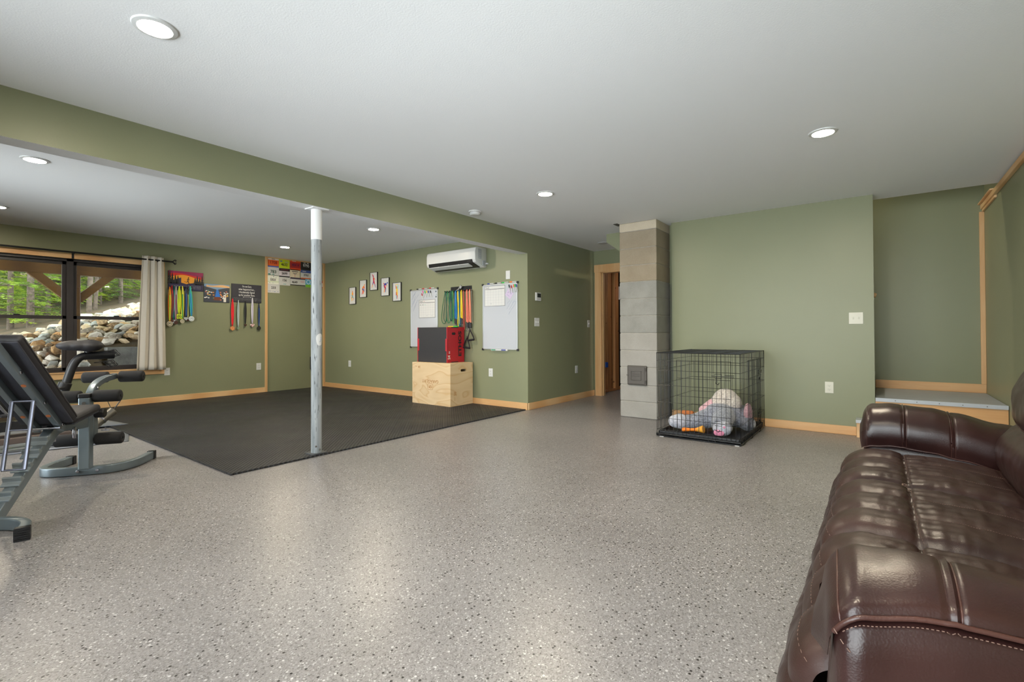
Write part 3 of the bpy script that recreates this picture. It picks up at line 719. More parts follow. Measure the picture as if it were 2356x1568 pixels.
# ---- medals
def medal(x, ztop, zbot, w, rib, disc, r, shape, label, cat_group, stripe=None, loop=False, d=.03, dx=0.0):
    t = thing('race_medal', (x, YW-d, ztop), label, 'medal', cat_group)
    b = B(); zc_ = zbot+r*.8
    L = ztop-zc_
    for s, off in ((-1, 0.0), (1, .004)):
        n = 10
        def f(u, v, s=s, off=off):
            k = v; spread = w*.35*math.sin(PI*min(1, k*1.05))*(1.0 if not loop else 1.1)
            ww = w*(.35+.65*min(1, k*3.5)*min(1, (1-k)*6+.45))*(.5 if loop else .55)
            return (x+dx*k+s*spread*.6+(u-.5)*ww, YW-d-off-.004*math.sin(3*k+s), ztop-L*k)
        grid(b, f, 3, n)
    rb = obj('ribbon', b, rib, t, 80); m_ = rb.modifiers.new('t', 'SOLIDIFY'); m_.thickness = .0012
    if stripe is not None:
        b = B(); grid(b, lambda u, v: (x+dx*v+(u-.5)*w*.32, YW-d-.0065-.004*math.sin(3*v), ztop-L*(.08+.88*v)), 2, 8)
        so = obj('stripe', b, stripe, rb); m_ = so.modifiers.new('t', 'SOLIDIFY'); m_.thickness = .0006
    X = frame2((x+dx, YW-d-.004, zbot), (1, 0, 0), (0, 0, 1))
    b = B()
    if shape == 'round': cyl(b, (0, 0, -.0025), (0, 0, .0025), r, seg=28, T=X, bev=.001)
    elif shape == 'square': box(b, (-r, -r, -.0025), (r, r, .0025), .006, T=X)
    elif shape == 'heart':
        prism(b, [(r*1.1*math.sin(a)**3, r*(.85*math.cos(a)-.35*math.cos(2*a)-.13*math.cos(3*a))) for a in [2*PI*i/24+.01 for i in range(24)]], -.0025, .0025, 'z', T=X)
    else: prism(b, [(r*(1 if i % 2 else .78)*math.cos(2*PI*i/12), r*(1 if i % 2 else .78)*math.sin(2*PI*i/12)) for i in range(12)], -.0025, .0025, 'z', T=X)
    mo = obj('medallion', b, disc[0], t, 40)
    b = B(); lathe(b, [(r*.60, .0026), (r*.60, .0040), (r*.74, .0040), (r*.74, .0026)], seg=24, T=X)
    if shape == 'heart': box(b, (-r*.8, -.003, .0026), (r*.8, .003, .004), T=X @ Matrix.Rotation(.6, 4, 'Z'))
    else: box(b, (-r*.38, -r*.1, .0026), (r*.38, r*.1, .0040), T=X); box(b, (-r*.3, r*.2, .0026), (r*.3, r*.32, .0040), T=X)
    obj('relief', b, disc[1], mo, 40)
    return t
G1 = 'race medals hanging from the sunset board'; G3 = 'race medals hanging from the lettered board'
cream = (col((216, 208, 180), .4), col((90, 84, 66), .5)); silver = (col((196, 200, 202), .3), col((150, 156, 160), .4)); bronze = (col((96, 62, 52), .4, metal=.4), col((50, 34, 30), .5))
medal(2.722, 1.79, 1.214, .050, col((238, 140, 30)), cream, .040, 'round', 'cream round medal on an orange and green ribbon, leftmost under the sunset board', G1, col((190, 226, 60)))
medal(2.752, 1.81, 1.262, .045, col((180, 24, 34)), bronze, .030, 'star', 'dark medal on a dark red ribbon, second from the curtain', G1, col((30, 60, 74)), d=.022)
medal(2.780, 1.80, 1.250, .045, col((14, 110, 110)), silver, .028, 'round', 'small medal on a teal ribbon, third from the curtain', G1, d=.020)
medal(2.806, 1.80, 1.235, .045, col((176, 172, 168)), bronze, .032, 'star', 'dark bronze medal on a grey patterned ribbon between teal and yellow ribbons', G1, col((120, 60, 90)))
medal(2.848, 1.805, 1.330, .055, col((204, 220, 26)), (col((200, 216, 40), .4), M['ink']), .036, 'square', 'yellow-green square medal with black print on a bright yellow-green ribbon', G1, d=.036)
medal(2.893, 1.81, 1.256, .048, col((240, 226, 70)), cream, .030, 'round', 'small cream medal on a green, orange and yellow striped ribbon', G1, col((60, 160, 80)))
medal(2.944, 1.81, 1.300, .045, col((40, 44, 60)), silver, .028, 'heart', 'silver medal on a black and navy ribbon with white lettering', G1, col((40, 84, 160)))
medal(2.972, 1.80, 1.285, .045, col((50, 50, 56)), bronze, .026, 'round', 'dark medal on a black ribbon just left of the turquoise one', G1, col((180, 186, 120)), d=.022)
medal(3.000, 1.815, 1.299, .050, col((58, 190, 160)), (col((224, 228, 228), .35), col((150, 170, 176), .4)), .040, 'round', 'large white and silver round medal on a turquoise ribbon, rightmost under the sunset board', G1, col((40, 130, 200)), d=.034, dx=.018)
medal(3.634, 1.655, 1.150, .046, col((222, 22, 38)), (col((226, 160, 70), .4), col((180, 90, 110), .4)), .040, 'star', 'gold star shaped medal on a plain red ribbon', G3)
medal(3.727, 1.635, 1.152, .036, col((170, 182, 184)), (col((150, 164, 140), .4), col((60, 120, 80), .4)), .020, 'round', 'small green and silver medal on a looped pale grey ribbon', G3, loop=True)
medal(3.844, 1.628, 1.205, .038, col((20, 20, 22)), bronze, .022, 'heart', 'small bronze medal on a plain black ribbon', G3)
medal(3.960, 1.688, 1.205, .040, col((216, 214, 224)), (col((226, 216, 216), .4), col((150, 20, 30), .4)), .032, 'heart', 'white heart shaped medal with a red bar on a white ribbon', G3, col((176, 168, 200)))
medal(4.073, 1.608, 1.155, .034, col((22, 24, 40)), (M['black_metal'], M['iron']), .034, 'round', 'black round medal on a black and blue ribbon, rightmost', G3, col((40, 84, 170)))

# ---- race bibs
def bib(x0, z0, x1, z1, bands, num, numcol, label, nz=0.0, ns=.062, d=.003, nx=0.0, sx=1.0, extra=None):
    cx, cz = (x0+x1)/2, (z0+z1)/2; T = wx(cx, cz, 0); w, h = (x1-x0)/2, (z1-z0)/2
    t = thing('race_bib', (cx, YW, cz), label, 'race bib', 'race bibs pinned in rows to the wall')
    obj('sheet', box(B(), (-w, -h, 0), (w, h, d), T=T), bands[0][2], t)
    for i, (a, c, m) in enumerate(bands[1:]):
        obj('printed_band', box(B(), (-w+.001, -h+2*h*a, d-.0002), (w-.001, -h+2*h*c, d+.0006+.0003*i), T=T), m, t)
    if num: obj('lettering', text_bm(B(), num, ns, T @ Matrix.Translation((nx, nz, d+.0018)), .0004, bold=.0014, sx=sx), numcol, t)
    if extra: extra(T, t, w, h, d)
    return t
def small_lines(lines, m):
    def f(T, t, w, h, d):
        b = B()
        for (xa, xb, z, hh_) in lines: box(b, (xa*w, z*h-hh_, d), (xb*w, z*h+hh_, d+.0014), T=T)
        obj('small_print', b, m, t)
    return f
O_ = col((232, 104, 44)); W_ = M['paper']; Bk = M['ink']
bib(4.243, 2.293, 4.443, 2.427, [(0, 1, O_), (.78, 1, col((226, 212, 200)))], '1708', col((130, 30, 24)), 'orange race bib printed 1708, top left corner', nz=-.010, ns=.074, sx=.92, extra=small_lines([(-.3, .3, .8, .004)], Bk))
bib(4.447, 2.268, 4.645, 2.436, [(0, 1, col((196, 212, 30)))], '4632', Bk, 'lime green race bib printed 4632', nz=-.018, ns=.070, sx=.86, extra=small_lines([(-.8, -.4, .5, .012), (.1, .8, .45, .003), (.1, .8, .25, .002)], M['ink_blue']))
bib(4.655, 2.252, 4.862, 2.440, [(0, 1, col((216, 76, 34))), (.22, .76, col((172, 38, 40)))], '48414', col((92, 24, 66)), 'orange and crimson race bib printed 48414', nz=.0, ns=.076, sx=.74, extra=small_lines([(-.6, .1, .8, .005)], W_))
bib(4.868, 2.275, 5.078, 2.440, [(0, 1, col((34, 30, 30)))], '9795', W_, 'black race bib printed 9795 beside the steel post', nz=.0, ns=.076, sx=.86, extra=small_lines([(-.5, -.1, .62, .006), (.15, .5, .62, .006)], W_))
bib(4.240, 2.116, 4.443, 2.289, [(0, 1, W_), (.88, 1, col((84, 100, 190)))], '783', col((30, 74, 56)), 'white race bib printed 783 in dark green under the orange one', nz=-.020, ns=.078, sx=.95, extra=small_lines([(-.9, -.5, -.75, .010), (-.2, .2, -.75, .006)], col((40, 140, 120))))
bib(4.447, 2.104, 4.650, 2.262, [(0, 1, col((222, 214, 222))), (.70, 1, Bk), (0, .13, Bk)], '2699', Bk, 'white race bib printed 2699 between two black bands', nz=-.014, ns=.060, sx=.9, extra=small_lines([(-.8, .8, .72, .003)], col((170, 60, 80))))
def emblem(T, t, w, h, d):
    b = B()
    for k in range(-4, 5): box(b, (k*.009-.002, -.01+.001*k*k, d), (k*.009+.002, .012+.0006*k*k, d+.0016), T=T)
    box(b, (-.06, .038, d), (.06, .05, d+.0016), T=T); obj('emblem', b, col((70, 62, 74)), t)
    obj('stem', box(B(), (-.003, -.055, d), (.003, -.012, d+.0016), T=T), col((200, 90, 90)), t)
bib(4.655, 2.098, 4.847, 2.268, [(0, 1, col((222, 208, 182)))], '', Bk, 'cream sheet with a dark winged emblem among the race bibs', extra=emblem)
bib(4.865, 2.106, 5.078, 2.272, [(0, 1, W_), (.70, 1, col((62, 84, 150))), (0, .12, col((214, 104, 52)))], '3763', Bk, 'white race bib printed 3763 with a blue top band', nz=-.012, ns=.056, sx=.9, extra=small_lines([(-.7, .0, .72, .006)], W_))
bib(4.236, 1.956, 4.443, 2.122, [(0, 1, col((232, 234, 222))), (.26, .29, col((150, 190, 70)))], '5321', Bk, 'white race bib printed 5321 over a thin green line', nz=-.002, ns=.056, sx=.95, extra=small_lines([(-.5, -.2, .5, .003), (0, .15, .7, .012), (.3, .7, .45, .003), (-.7, -.5, -.7, .004), (-.2, .1, -.7, .003)], M['gridline']))
bib(4.441, 1.952, 4.655, 2.122, [(0, 1, W_)], '156', col((60, 60, 64)), 'white race bib printed 156 with a small teal mark', nz=.008, ns=.060, sx=.95, extra=small_lines([(-.2, .3, -.72, .004)], col((60, 180, 170))))
bib(4.659, 1.968, 4.958, 2.115, [(0, 1, W_), (.80, 1, col((64, 54, 76))), (0, .10, Bk)], '4649', Bk, 'wide white race bib printed 4649 under a purple band', nz=-.018, ns=.060, nx=-.064, sx=.9, extra=small_lines([(.35, .9, .1, .004), (.35, .8, -.1, .003)], col((210, 150, 160))))
bib(4.960, 1.948, 5.140, 2.115, [(0, 1, col((96, 180, 216))), (0, .32, col((130, 190, 60)))], '', Bk, 'pale blue race bib with a green lower band, half behind the steel post', extra=lambda T, t, w, h, d: obj('emblem', lathe(B(), [(.03, d), (.03, d+.0015), (.042, d+.0015), (.042, d)], (-.03, .02, 0), 24, T=T), col((220, 236, 246)), t))
bib(5.150, 1.958, 5.318, 2.094, [(0, 1, W_), (.70, 1, col((170, 24, 36))), (0, .14, col((150, 26, 34)))], '32', Bk, 'white race bib with red bands showing right of the steel post', nz=-.006, ns=.05, nx=.03)
bib(4.232, 1.800, 4.459, 1.960, [(0, 1, W_)], '233', col((52, 52, 54)), 'white race bib printed 233, alone at the bottom of the rows', nz=.012, ns=.060, sx=.95, extra=small_lines([(-.85, -.4, -.66, .004), (-.2, 0, -.66, .003), (.1, .3, -.7, .005), (.6, .8, -.66, .003)], M['ink_blue']))

# ---- framed figure prints
PAL = [(236, 130, 40), (214, 40, 60), (40, 60, 150), (70, 190, 200), (240, 200, 50), (120, 50, 130)]
def print_(y0, y1, z0, z1, limbs, head, label, pal):
    cy, cz = (y0+y1)/2, (z0+z1)/2; w, h = abs(y1-y0)/2, (z1-z0)/2; T = ax_(cy, cz)
    t = thing('framed_print', (XA, cy, cz), label, 'picture', 'framed exercise figure prints')
    b = B(); fr = .006
    for lo, hi in (((-w, -h), (-w+fr, h)), ((w-fr, -h), (w, h)), ((-w, -h), (w, -h+fr)), ((-w, h-fr), (w, h))): box(b, (lo[0], lo[1], 0), (hi[0], hi[1], .022), .001, T=T)
    obj('frame', b, M['black'], t)
    obj('sheet', box(B(), (-w+fr, -h+fr, .002), (w-fr, h-fr, .014), T=T), M['paper'], t)
    b = B(); ms = [col(PAL[k]) for k in pal]
    for i, (pa, pb, r1, r2) in enumerate(limbs):
        a = Vector((pa[0]*w, pa[1]*h, .0142)); c = Vector((pb[0]*w, pb[1]*h, .0142)); d = (c-a).normalized(); n_ = Vector((-d.y, d.x, 0))
        k = i % len(ms)
        pts = [a+n_*r1*w, a-d*r1*w*.6, a-n_*r1*w, c-n_*r2*w, c+d*r2*w*.6, c+n_*r2*w]
        f = b.faces.new([b.verts.new(T @ (p+Vector((0, 0, .0001*i)))) for p in pts]); f.material_index = k
    ball(b, (head[0]*w, head[1]*h, .0145), (.12*w, .14*w, .0008), 12, mi=0, T=T)
    obj('figure', b, ms, t)
print_(7.916, 7.713, 1.600, 1.915, [((0, .35), (.02, -.05), .22, .2), ((-.1, .3), (-.25, .05), .08, .06), ((-.25, .05), (.1, .05), .07, .05), ((-.02, -.08), (-.25, -.3), .15, .1), ((-.25, -.3), (-.15, -.6), .1, .07), ((.05, -.08), (.3, -.3), .15, .1), ((.3, -.3), (.2, -.55), .1, .06)], (0, .5), 'small framed print of a crouching orange and teal figure, leftmost of the five', [0, 4, 3])
print_(7.590, 7.386, 1.712, 2.028, [((.3, .25), (-.15, .05), .2, .2), ((.35, .2), (.4, -.15), .09, .07), ((.4, -.15), (.35, -.4), .07, .05), ((-.15, 0), (-.05, -.3), .2, .12), ((-.05, -.3), (-.25, -.62), .12, .08), ((-.1, 0), (.15, -.25), .16, .12), ((.15, -.25), (.1, -.6), .1, .07)], (.42, .42), 'small framed print of a figure bending forward in blue and red, second from the left', [0, 1, 2])
print_(7.282, 7.070, 1.826, 2.146, [((-.05, .35), (.02, .02), .17, .15), ((-.1, .4), (-.35, .75), .08, .04), ((.05, .4), (.4, .15), .07, .05), ((-.4, .78), (-.1, .62), .05, .04), ((0, 0), (-.3, -.4), .15, .08), ((-.3, -.4), (-.5, -.72), .08, .05), ((.05, 0), (.3, -.35), .15, .08), ((.3, -.35), (.5, -.72), .08, .05)], (-.1, .55), 'small framed print of a figure stretching with one arm overhead, topmost of the five', [1, 5, 0])
print_(6.966, 6.745, 1.708, 2.024, [((.3, .3), (-.2, .25), .17, .19), ((.35, .25), (.45, 0), .07, .05), ((-.25, .3), (-.45, .45), .07, .05), ((-.2, .2), (-.05, -.15), .19, .12), ((-.05, -.15), (-.25, -.6), .11, .07), ((-.15, .15), (.15, -.15), .14, .1), ((.15, -.15), (.1, -.6), .09, .06)], (.55, .42), 'small framed print of a leaning figure in blue and orange, fourth from the left', [2, 0, 1])
print_(6.651, 6.429, 1.604, 1.922, [((0, .3), (0, .0), .2, .17), ((-.15, .35), (-.25, .7), .08, .05), ((.15, .35), (.25, .7), .08, .05), ((-.35, .78), (.35, .78), .04, .04), ((-.07, -.05), (-.12, -.4), .13, .09), ((-.12, -.4), (-.1, -.75), .08, .05), ((.07, -.05), (.12, -.4), .13, .09), ((.12, -.4), (.05, -.75), .08, .05)], (0, .5), 'small framed print of a figure lifting a bar overhead, rightmost of the five', [4, 1, 3])

# ---- heat pump
hp = thing('heat_pump', (XA-.12, 5.045, 2.0), 'white wall mounted heat pump unit with its louvre open', 'air conditioner')
b = B(); prof = [(XA, 2.285), (XA-.20, 2.285), (XA-.235, 2.27), (XA-.25, 2.22), (XA-.25, 2.10), (XA-.235, 2.065), (XA-.06, 2.005), (XA, 2.005)]
def xz(p): return [(a, c) for a, c in p]
prism(b, xz(prof), 4.545, 5.545, 'y', bev=.006); obj('housing', b, M['white_plastic'], hp, 30)
b = B(); prism(b, [(XA-.252, 2.108), (XA-.240, 2.058), (XA-.085, 2.0055), (XA-.10, 2.055)], 4.60, 5.50, 'y'); obj('air_outlet', b, M['black'], hp)
b = B(); prism(b, [(XA-.240, 2.054), (XA-.236, 2.046), (XA-.155, 2.017), (XA-.16, 2.026)], 4.68, 5.495, 'y'); lo = obj('louvre', b, M['white_plastic'], hp)
b = B()
for y in (4.88, 5.09, 5.30): obj('louvre_clip', box(B(), (XA-.24, y-.004, 2.046), (XA-.225, y+.004, 2.074), .001), M['white_plastic'], lo)
b = B()
for k in range(10): box(b, (XA-.185+.0*k, 4.541, 2.12+.014*k), (XA-.115, 4.547, 2.128+.014*k))
obj('side_vent', b, M['gridline'], hp)
obj('side_panel', box(B(), (XA-.09, 4.535, 2.03), (XA-.035, 4.546, 2.10), .003), M['gridline'], hp)
obj('display', box(B(), (XA-.251, 4.63, 2.075), (XA-.246, 4.70, 2.09), .001), M['ink'], hp)
b = B(); cyl(b, (XA-.02, 4.50, 2.06), (XA-.02, 4.548, 2.06), .012, seg=12); obj('pipe_stub', b, M['white_plastic'], hp, 40)

# ---- whiteboards
def whiteboard(y0, y1, z0, z1, label):
    cy, cz = (y0+y1)/2, (z0+z1)/2; w, h = abs(y1-y0)/2, (z1-z0)/2; T = ax_(cy, cz)
    t = thing('whiteboard', (XA, cy, cz), label, 'whiteboard')
    obj('writing_surface', box(B(), (-w+.008, -h+.008, .004), (w-.008, h-.008, .012), T=T), M['board'], t)
    b = B()
    for lo, hi in (((-w, -h), (-w+.014, h)), ((w-.014, -h), (w, h)), ((-w, -h), (w, -h+.014)), ((-w, h-.014), (w, h))): box(b, (lo[0], lo[1], 0), (hi[0], hi[1], .017), .002, T=T)
    obj('frame', b, M['alu'], t)
    for sx_ in (-1, 1):
        for sz_ in (-1, 1): obj('corner_cap', box(B(), (sx_*w-.016, sz_*h-.016, -.0), (sx_*w+.016, sz_*h+.016, .019), .005, T=T), M['black'], t)
    return t, T
def scribble(t, T, pts, m, w=.0012, seed=0):
    b = B(); rr = random.Random(seed)
    for (x, y, ln, ang) in pts:
        p = []
        for i in range(9):
            s = ln*i/8; p.append(T @ Vector((x+s*math.cos(ang)-rr.uniform(-.006, .006)*math.sin(ang), y+s*math.sin(ang)+rr.uniform(-.007, .007)*math.cos(ang), .0128)))
        tube(b, p, w, 4)
    return obj('handwriting', b, m, t)
w1, T1 = whiteboard(6.191, 5.553, .826, 1.764, 'left whiteboard with a small calendar, behind the red and black box')
w2, T2 = whiteboard(4.611, 3.977, .816, 1.754, 'right whiteboard with a calendar in its top left corner and a mostly empty face')
scribble(w1, T1, [(-.27, .36, .12, .75), (-.285, .31, .12, .9), (-.27, .24, .15, 1.0), (-.29, .19, .16, .95), (-.24, .17, .17, .95), (-.18, .33, .08, .8), (-.255, .12, .13, 1.0)], M['ink_blue'], seed=3)
scribble(w2, T2, [(.13, .10, .16, .95), (.17, .09, .17, .95), (.20, .08, .16, .9), (.14, .18, .06, .8), (.24, .19, .05, .3), (.16, .03, .06, .9)], M['ink_blue'], .0009, seed=5)
def calendar(y0, y1, z0, z1, label, marks):
    cy, cz = (y0+y1)/2, (z0+z1)/2; w, h = abs(y1-y0)/2, (z1-z0)/2; T = ax_(cy, cz, .0125)
    t = thing('magnetic_calendar', (XA-.0125, cy, cz), label, 'calendar')
    obj('sheet', box(B(), (-w, -h, 0), (w, h, .0015), T=T), M['paper'], t)
    b = B(); e = .0035
    for lo, hi in (((-w, -h), (-w+e, h)), ((w-e, -h), (w, h)), ((-w, -h), (w, -h+e)), ((-w, h-e), (w, h))): box(b, (lo[0], lo[1], .001), (hi[0], hi[1], .0025), T=T)
    box(b, (-w+.012, h*.66, .001), (w-.012, h*.70, .0022), T=T)
    obj('border', b, M['ink'], t)
    b = B()
    for i in range(8): x = -w*.94+w*1.88*i/7; box(b, (x-.0007, -h*.93, .001), (x+.0007, h*.66, .0019), T=T)
    for j in range(7): y = -h*.93+h*1.59*j/6; box(b, (-w*.94, y-.0007, .001), (w*.94, y+.0007, .0019), T=T)
    obj('grid_lines', b, M['gridline'], t)
    b = B(); text_bm(b, 'Month', .030, T @ Matrix.Translation((-w*.72, h*.83, .0022)), .0002, sx=.9); obj('lettering', b, M['ink'], t)
    for k_, (x, y, sx_, m) in enumerate(marks):
        rr = random.Random(k_+7); b = B()
        tube(b, [T @ Vector((x*w+.028*sx_*(i/9-.5), y*h+rr.uniform(-.006, .006), .0024)) for i in range(10)], .0010, 4); obj('entry', b, m, t)
    return t
calendar(5.985, 5.605, 1.302, 1.594, 'small calendar sheet with coloured entries on the left whiteboard', [(-.35, .83, 1.3, col((206, 70, 60))), (-.8, .45, 1.0, M['ink']), (-.5, .45, .8, M['ink']), (-.25, .45, 1.0, col((90, 210, 190))), (.0, -.78, 1.4, M['gridline']), (.6, -.76, 1.6, M['gridline'])])
calendar(4.573, 4.194, 1.437, 1.730, 'calendar sheet in the top left corner of the right whiteboard', [(-.35, -.72, .7, M['gridline'])])
def marker(y, z, rz, cmat, label, T_=None, grp='dry erase markers clipped to the whiteboards', ln=.11, base=M['white_plastic']):
    X = frame2((XA-.024, y, z), (0, -1, 0), (0, 0, 1)) @ Matrix.Rotation(rz, 4, 'Z')
    t = thing('marker_pen', (XA-.024, y, z), label, 'marker', grp)
    obj('cap', cyl(B(), (0, 0, 0), (0, -.042, 0), .0075, seg=10, T=X, bev=.002), cmat, t, 40)
    obj('barrel', cyl(B(), (0, -.042, 0), (0, -ln, 0), .0062, seg=10, T=X), base, t, 40)
mc = dict(red=col((200, 36, 56)), pink=col((240, 100, 170)), green=col((50, 205, 90)), yellow=col((230, 180, 40)), blue=col((36, 56, 150)), black=M['ink'], orange=col((255, 130, 60)))
for y, z, c, lb in ((5.907, 1.700, 'red', 'red capped marker lowest in the fan on the left whiteboard'), (5.888, 1.742, 'pink', 'pink capped marker on the left whiteboard'), (5.838, 1.738, 'green', 'bright green capped marker on the left whiteboard'), (5.798, 1.742, 'yellow', 'yellow capped marker on the left whiteboard'), (5.757, 1.738, 'blue', 'blue capped marker on the left whiteboard'), (5.708, 1.735, 'black', 'black capped marker on the left whiteboard')):
    marker(y, z, .30, mc[c], lb)
for y, z, c, lb in ((4.117, 1.727, 'black', 'black capped marker on the right whiteboard'), (4.080, 1.716, 'red', 'red capped marker on the right whiteboard'), (4.040, 1.726, 'orange', 'orange capped marker on the right whiteboard'), (4.014, 1.730, 'green', 'bright green capped marker on the right whiteboard'), (3.990, 1.728, 'blue', 'blue capped marker nearest the right edge of the right whiteboard')):
    marker(y, z, .22, mc[c], lb)
for y, c, z, lb in ((6.04, 'black', 1.777, 'black marker lying along the top edge of the left whiteboard'), (5.90, 'red', 1.777, 'red marker lying along the top edge of the left whiteboard'), (5.74, 'red', 1.777, 'red marker at the right on the top edge of the left whiteboard'), (4.52, 'blue', 1.766, 'blue marker at the left on the top edge of the right whiteboard'), (4.38, 'black', 1.766, 'black marker on the top edge of the right whiteboard'), (4.25, 'green', 1.766, 'green marker on the top edge of the right whiteboard'), (4.11, 'orange', 1.766, 'orange marker on the top edge of the right whiteboard')):
    t = thing('marker_pen', (XA-.010, y, z), lb, 'marker', 'markers lying on the whiteboard edges')
    obj('cap', cyl(B(), (XA-.010, y, z-.001), (XA-.010, y-.045, z-.001), .0085, seg=10), mc[c], t, 40); obj('barrel', cyl(B(), (XA-.010, y-.045, z-.001), (XA-.010, y-.115, z-.001), .0075, seg=10), M['white_plastic'], t, 40)
for y, z, lb in ((5.588, 1.716, 'round dark magnet near the top right corner of the left whiteboard'), (5.588, 1.672, 'round pale magnet on the left whiteboard, middle of three'), (5.585, 1.632, 'round grey magnet on the left whiteboard, lowest of three')):
    tag(obj('magnet', cyl(B(), (XA-.012, y, z), (XA-.020, y, z), .012, seg=18, bev=.002), col((90, 104, 120) if 'pale' not in lb else (190, 200, 210)), None, 40), lb, 'magnet', 'round magnets')
nt = thing('sticky_note', (XA-.013, 4.115, 1.60), 'pinkish square note stuck at a tilt on the right whiteboard', 'note')
X = ax_(4.118, 1.60, .0125) @ Matrix.Rotation(-.62, 4, 'Z')
obj('sheet', box(B(), (-.058, -.055, 0), (.058, .055, .0015), T=X), col((196, 180, 208)), nt)
b = B(); tube(b, [X @ Vector((.03*math.cos(a), .028*math.sin(a), .002)) for a in (0.4, 1.0, 1.6, 2.2, 2.8, 3.3)], .0018, 5); box(b, (-.03, -.03, .001), (.02, -.027, .002), T=X); obj('drawing', b, M['ink_blue'], nt)
# tray with branded marker packs at the bottom edge
tr_ = thing('marker_tray', (XA-.02, 4.28, .81), 'short white tray with two coloured labels under the right whiteboard', 'tray')
obj('tray', box(B(), (XA-.035, 4.14, .800), (XA-.001, 4.44, .822), .004), M['white_plastic'], tr_)
b = B(); box(b, (XA-.0365, 4.355, .805), (XA-.035, 4.43, .819)); obj('label_print', b, col((60, 150, 110)), tr_)
b = B(); box(b, (XA-.0365, 4.17, .805), (XA-.035, 4.25, .819)); obj('label_print', b, col((40, 60, 150)), tr_)

# ---- band rack and resistance bands
rk = thing('band_rack', (XA, 5.06, 1.72), 'black wall rack with pegs holding resistance bands between the whiteboards', 'rack')
T = ax_(5.05, 1.728)
obj('back_plate', box(B(), (-.218, -.028, 0), (.218, .036, .008), .004, T=T), M['black_metal'], rk)
b = B()
PEG = [5.345, 5.295, 5.24, 5.185, 5.12, 5.065, 5.01, 4.955, 4.895, 4.84]
box(b, (-.335, -.045, .0), (.225, -.030, .02), .003, T=T)
for y in PEG: tube(b, [(XA-.004, y, 1.69), (XA-.055, y, 1.69), (XA-.066, y, 1.703)], .006, 8)
obj('peg', b, M['black_metal'], rk, 50)
for s in (-1, 1):
    for z in (-.018, .026): obj('screw', cyl(B(), (s*.205, z, .007), (s*.205, z, .010), .004, seg=8, T=T), M['chrome'], rk)
b = B(); tube(b, [T @ Vector(p) for p in ((-.09, -.035, .028), (-.03, -.01, .030), (.005, .03, .030), (.022, .044, .030), (.032, .030, .030), (.01, .0, .030))], .010, 8)
o = obj('carabiner_hook', b, M['alu'], None, 50); tag(o, 'light grey curved hook lying across the top of the black band rack', 'hook')
def tubeband(y, w, zb, c, label, r=.0055, sway=0.0, twist=0.0, ends=None, ptop=1.70):
    t = thing('resistance_band', (XA-.05, y, ptop), label, 'resistance band', 'resistance bands on the rack')
    L = ptop-zb
    pts = spline([(XA-.045, y+.006, ptop+.003), (XA-.040, y+w*.30+sway*.2, ptop-.12), (XA-.036+twist, y+w*.5+sway*.6, ptop-L*.55), (XA-.034, y+w*.5+sway, ptop-L*.88), (XA-.03, y+w*.1+sway, zb), (XA-.036, y-w*.4+sway, ptop-L*.9), (XA-.042-twist, y-w*.4+sway*.6, ptop-L*.5), (XA-.046, y-w*.25+sway*.2, ptop-.12), (XA-.050, y-.006, ptop+.003)], 6)
    if ends:
        half = len(pts)//2; pts1 = pts[:half-4]; pts2 = list(reversed(pts[half+5:]))
        b = B(); tube(b, pts1, r, 8); tube(b, pts2, r, 8); ob = obj('tubing', b, c, t, 60)
        for q_ in (pts1[-1], pts2[-1]):
            obj('clip_sleeve', cyl(B(), (q_.x, q_.y, q_.z+.005), (q_.x, q_.y, q_.z-.075), .011, .014, seg=10), M['black'], t, 50)
            bb = B(); tube(bb, [(q_.x, q_.y, q_.z-.07), (q_.x, q_.y+.012, q_.z-.10), (q_.x, q_.y, q_.z-.13), (q_.x, q_.y-.012, q_.z-.10)], .003, 6, closed=True); obj('carabiner', bb, M['chrome'], t, 50)
    else: obj('tubing', tube(B(), pts, r, 8), c, t, 60)
    return t
gr = [col((22, 96, 66)), col((30, 130, 80)), col((10, 76, 70)), col((90, 170, 90))]
tubeband(5.345, .11, 1.20, gr[0], 'dark green thin band hanging furthest left on the rack', .0045, .04)
tubeband(5.335, .07, 1.23, gr[2], 'dark teal-green band looped inside the leftmost one', .0045, .02, .006)
tubeband(5.295, .08, 1.21, gr[1], 'mid green band, third loop from the left', .005, -.01)
tubeband(5.24, .055, 1.245, gr[2], 'dark green thick band beside the pale green one', .009, -.01)
tubeband(5.205, .04, 1.26, gr[0], 'dark green band just left of the pale green one', .006)
tubeband(5.185, .03, 1.20, gr[3], 'pale green narrow band', .0045)
tubeband(5.125, .035, 1.23, col((24, 112, 176)), 'bright blue thick band', .011, ends=True)
tubeband(5.055, .03, 1.16, col((14, 92, 120)), 'dark blue band behind the yellow one', .010)
tubeband(5.075, .036, 1.16, col((244, 212, 30)), 'yellow band hanging in front of the dark blue one', .006, twist=.01)
tubeband(5.008, .03, 1.24, col((240, 206, 40)), 'yellow band with a black end sleeve, right of the dark blue one', .009, ends=True)
tubeband(4.962, .03, 1.10, col((160, 70, 56)), 'brick red band between yellow and coral ones', .007)
tubeband(4.895, .032, 1.17, col((226, 120, 100)), 'coral band with chrome clips', .010, ends=True)
tubeband(4.838, .032, 1.17, col((236, 140, 112)), 'light coral band with chrome clips, right of the first coral one', .009, ends=True)
tubeband(4.80, .03, 1.20, col((112, 108, 96)), 'thin olive grey band furthest right on the rack', .0035)
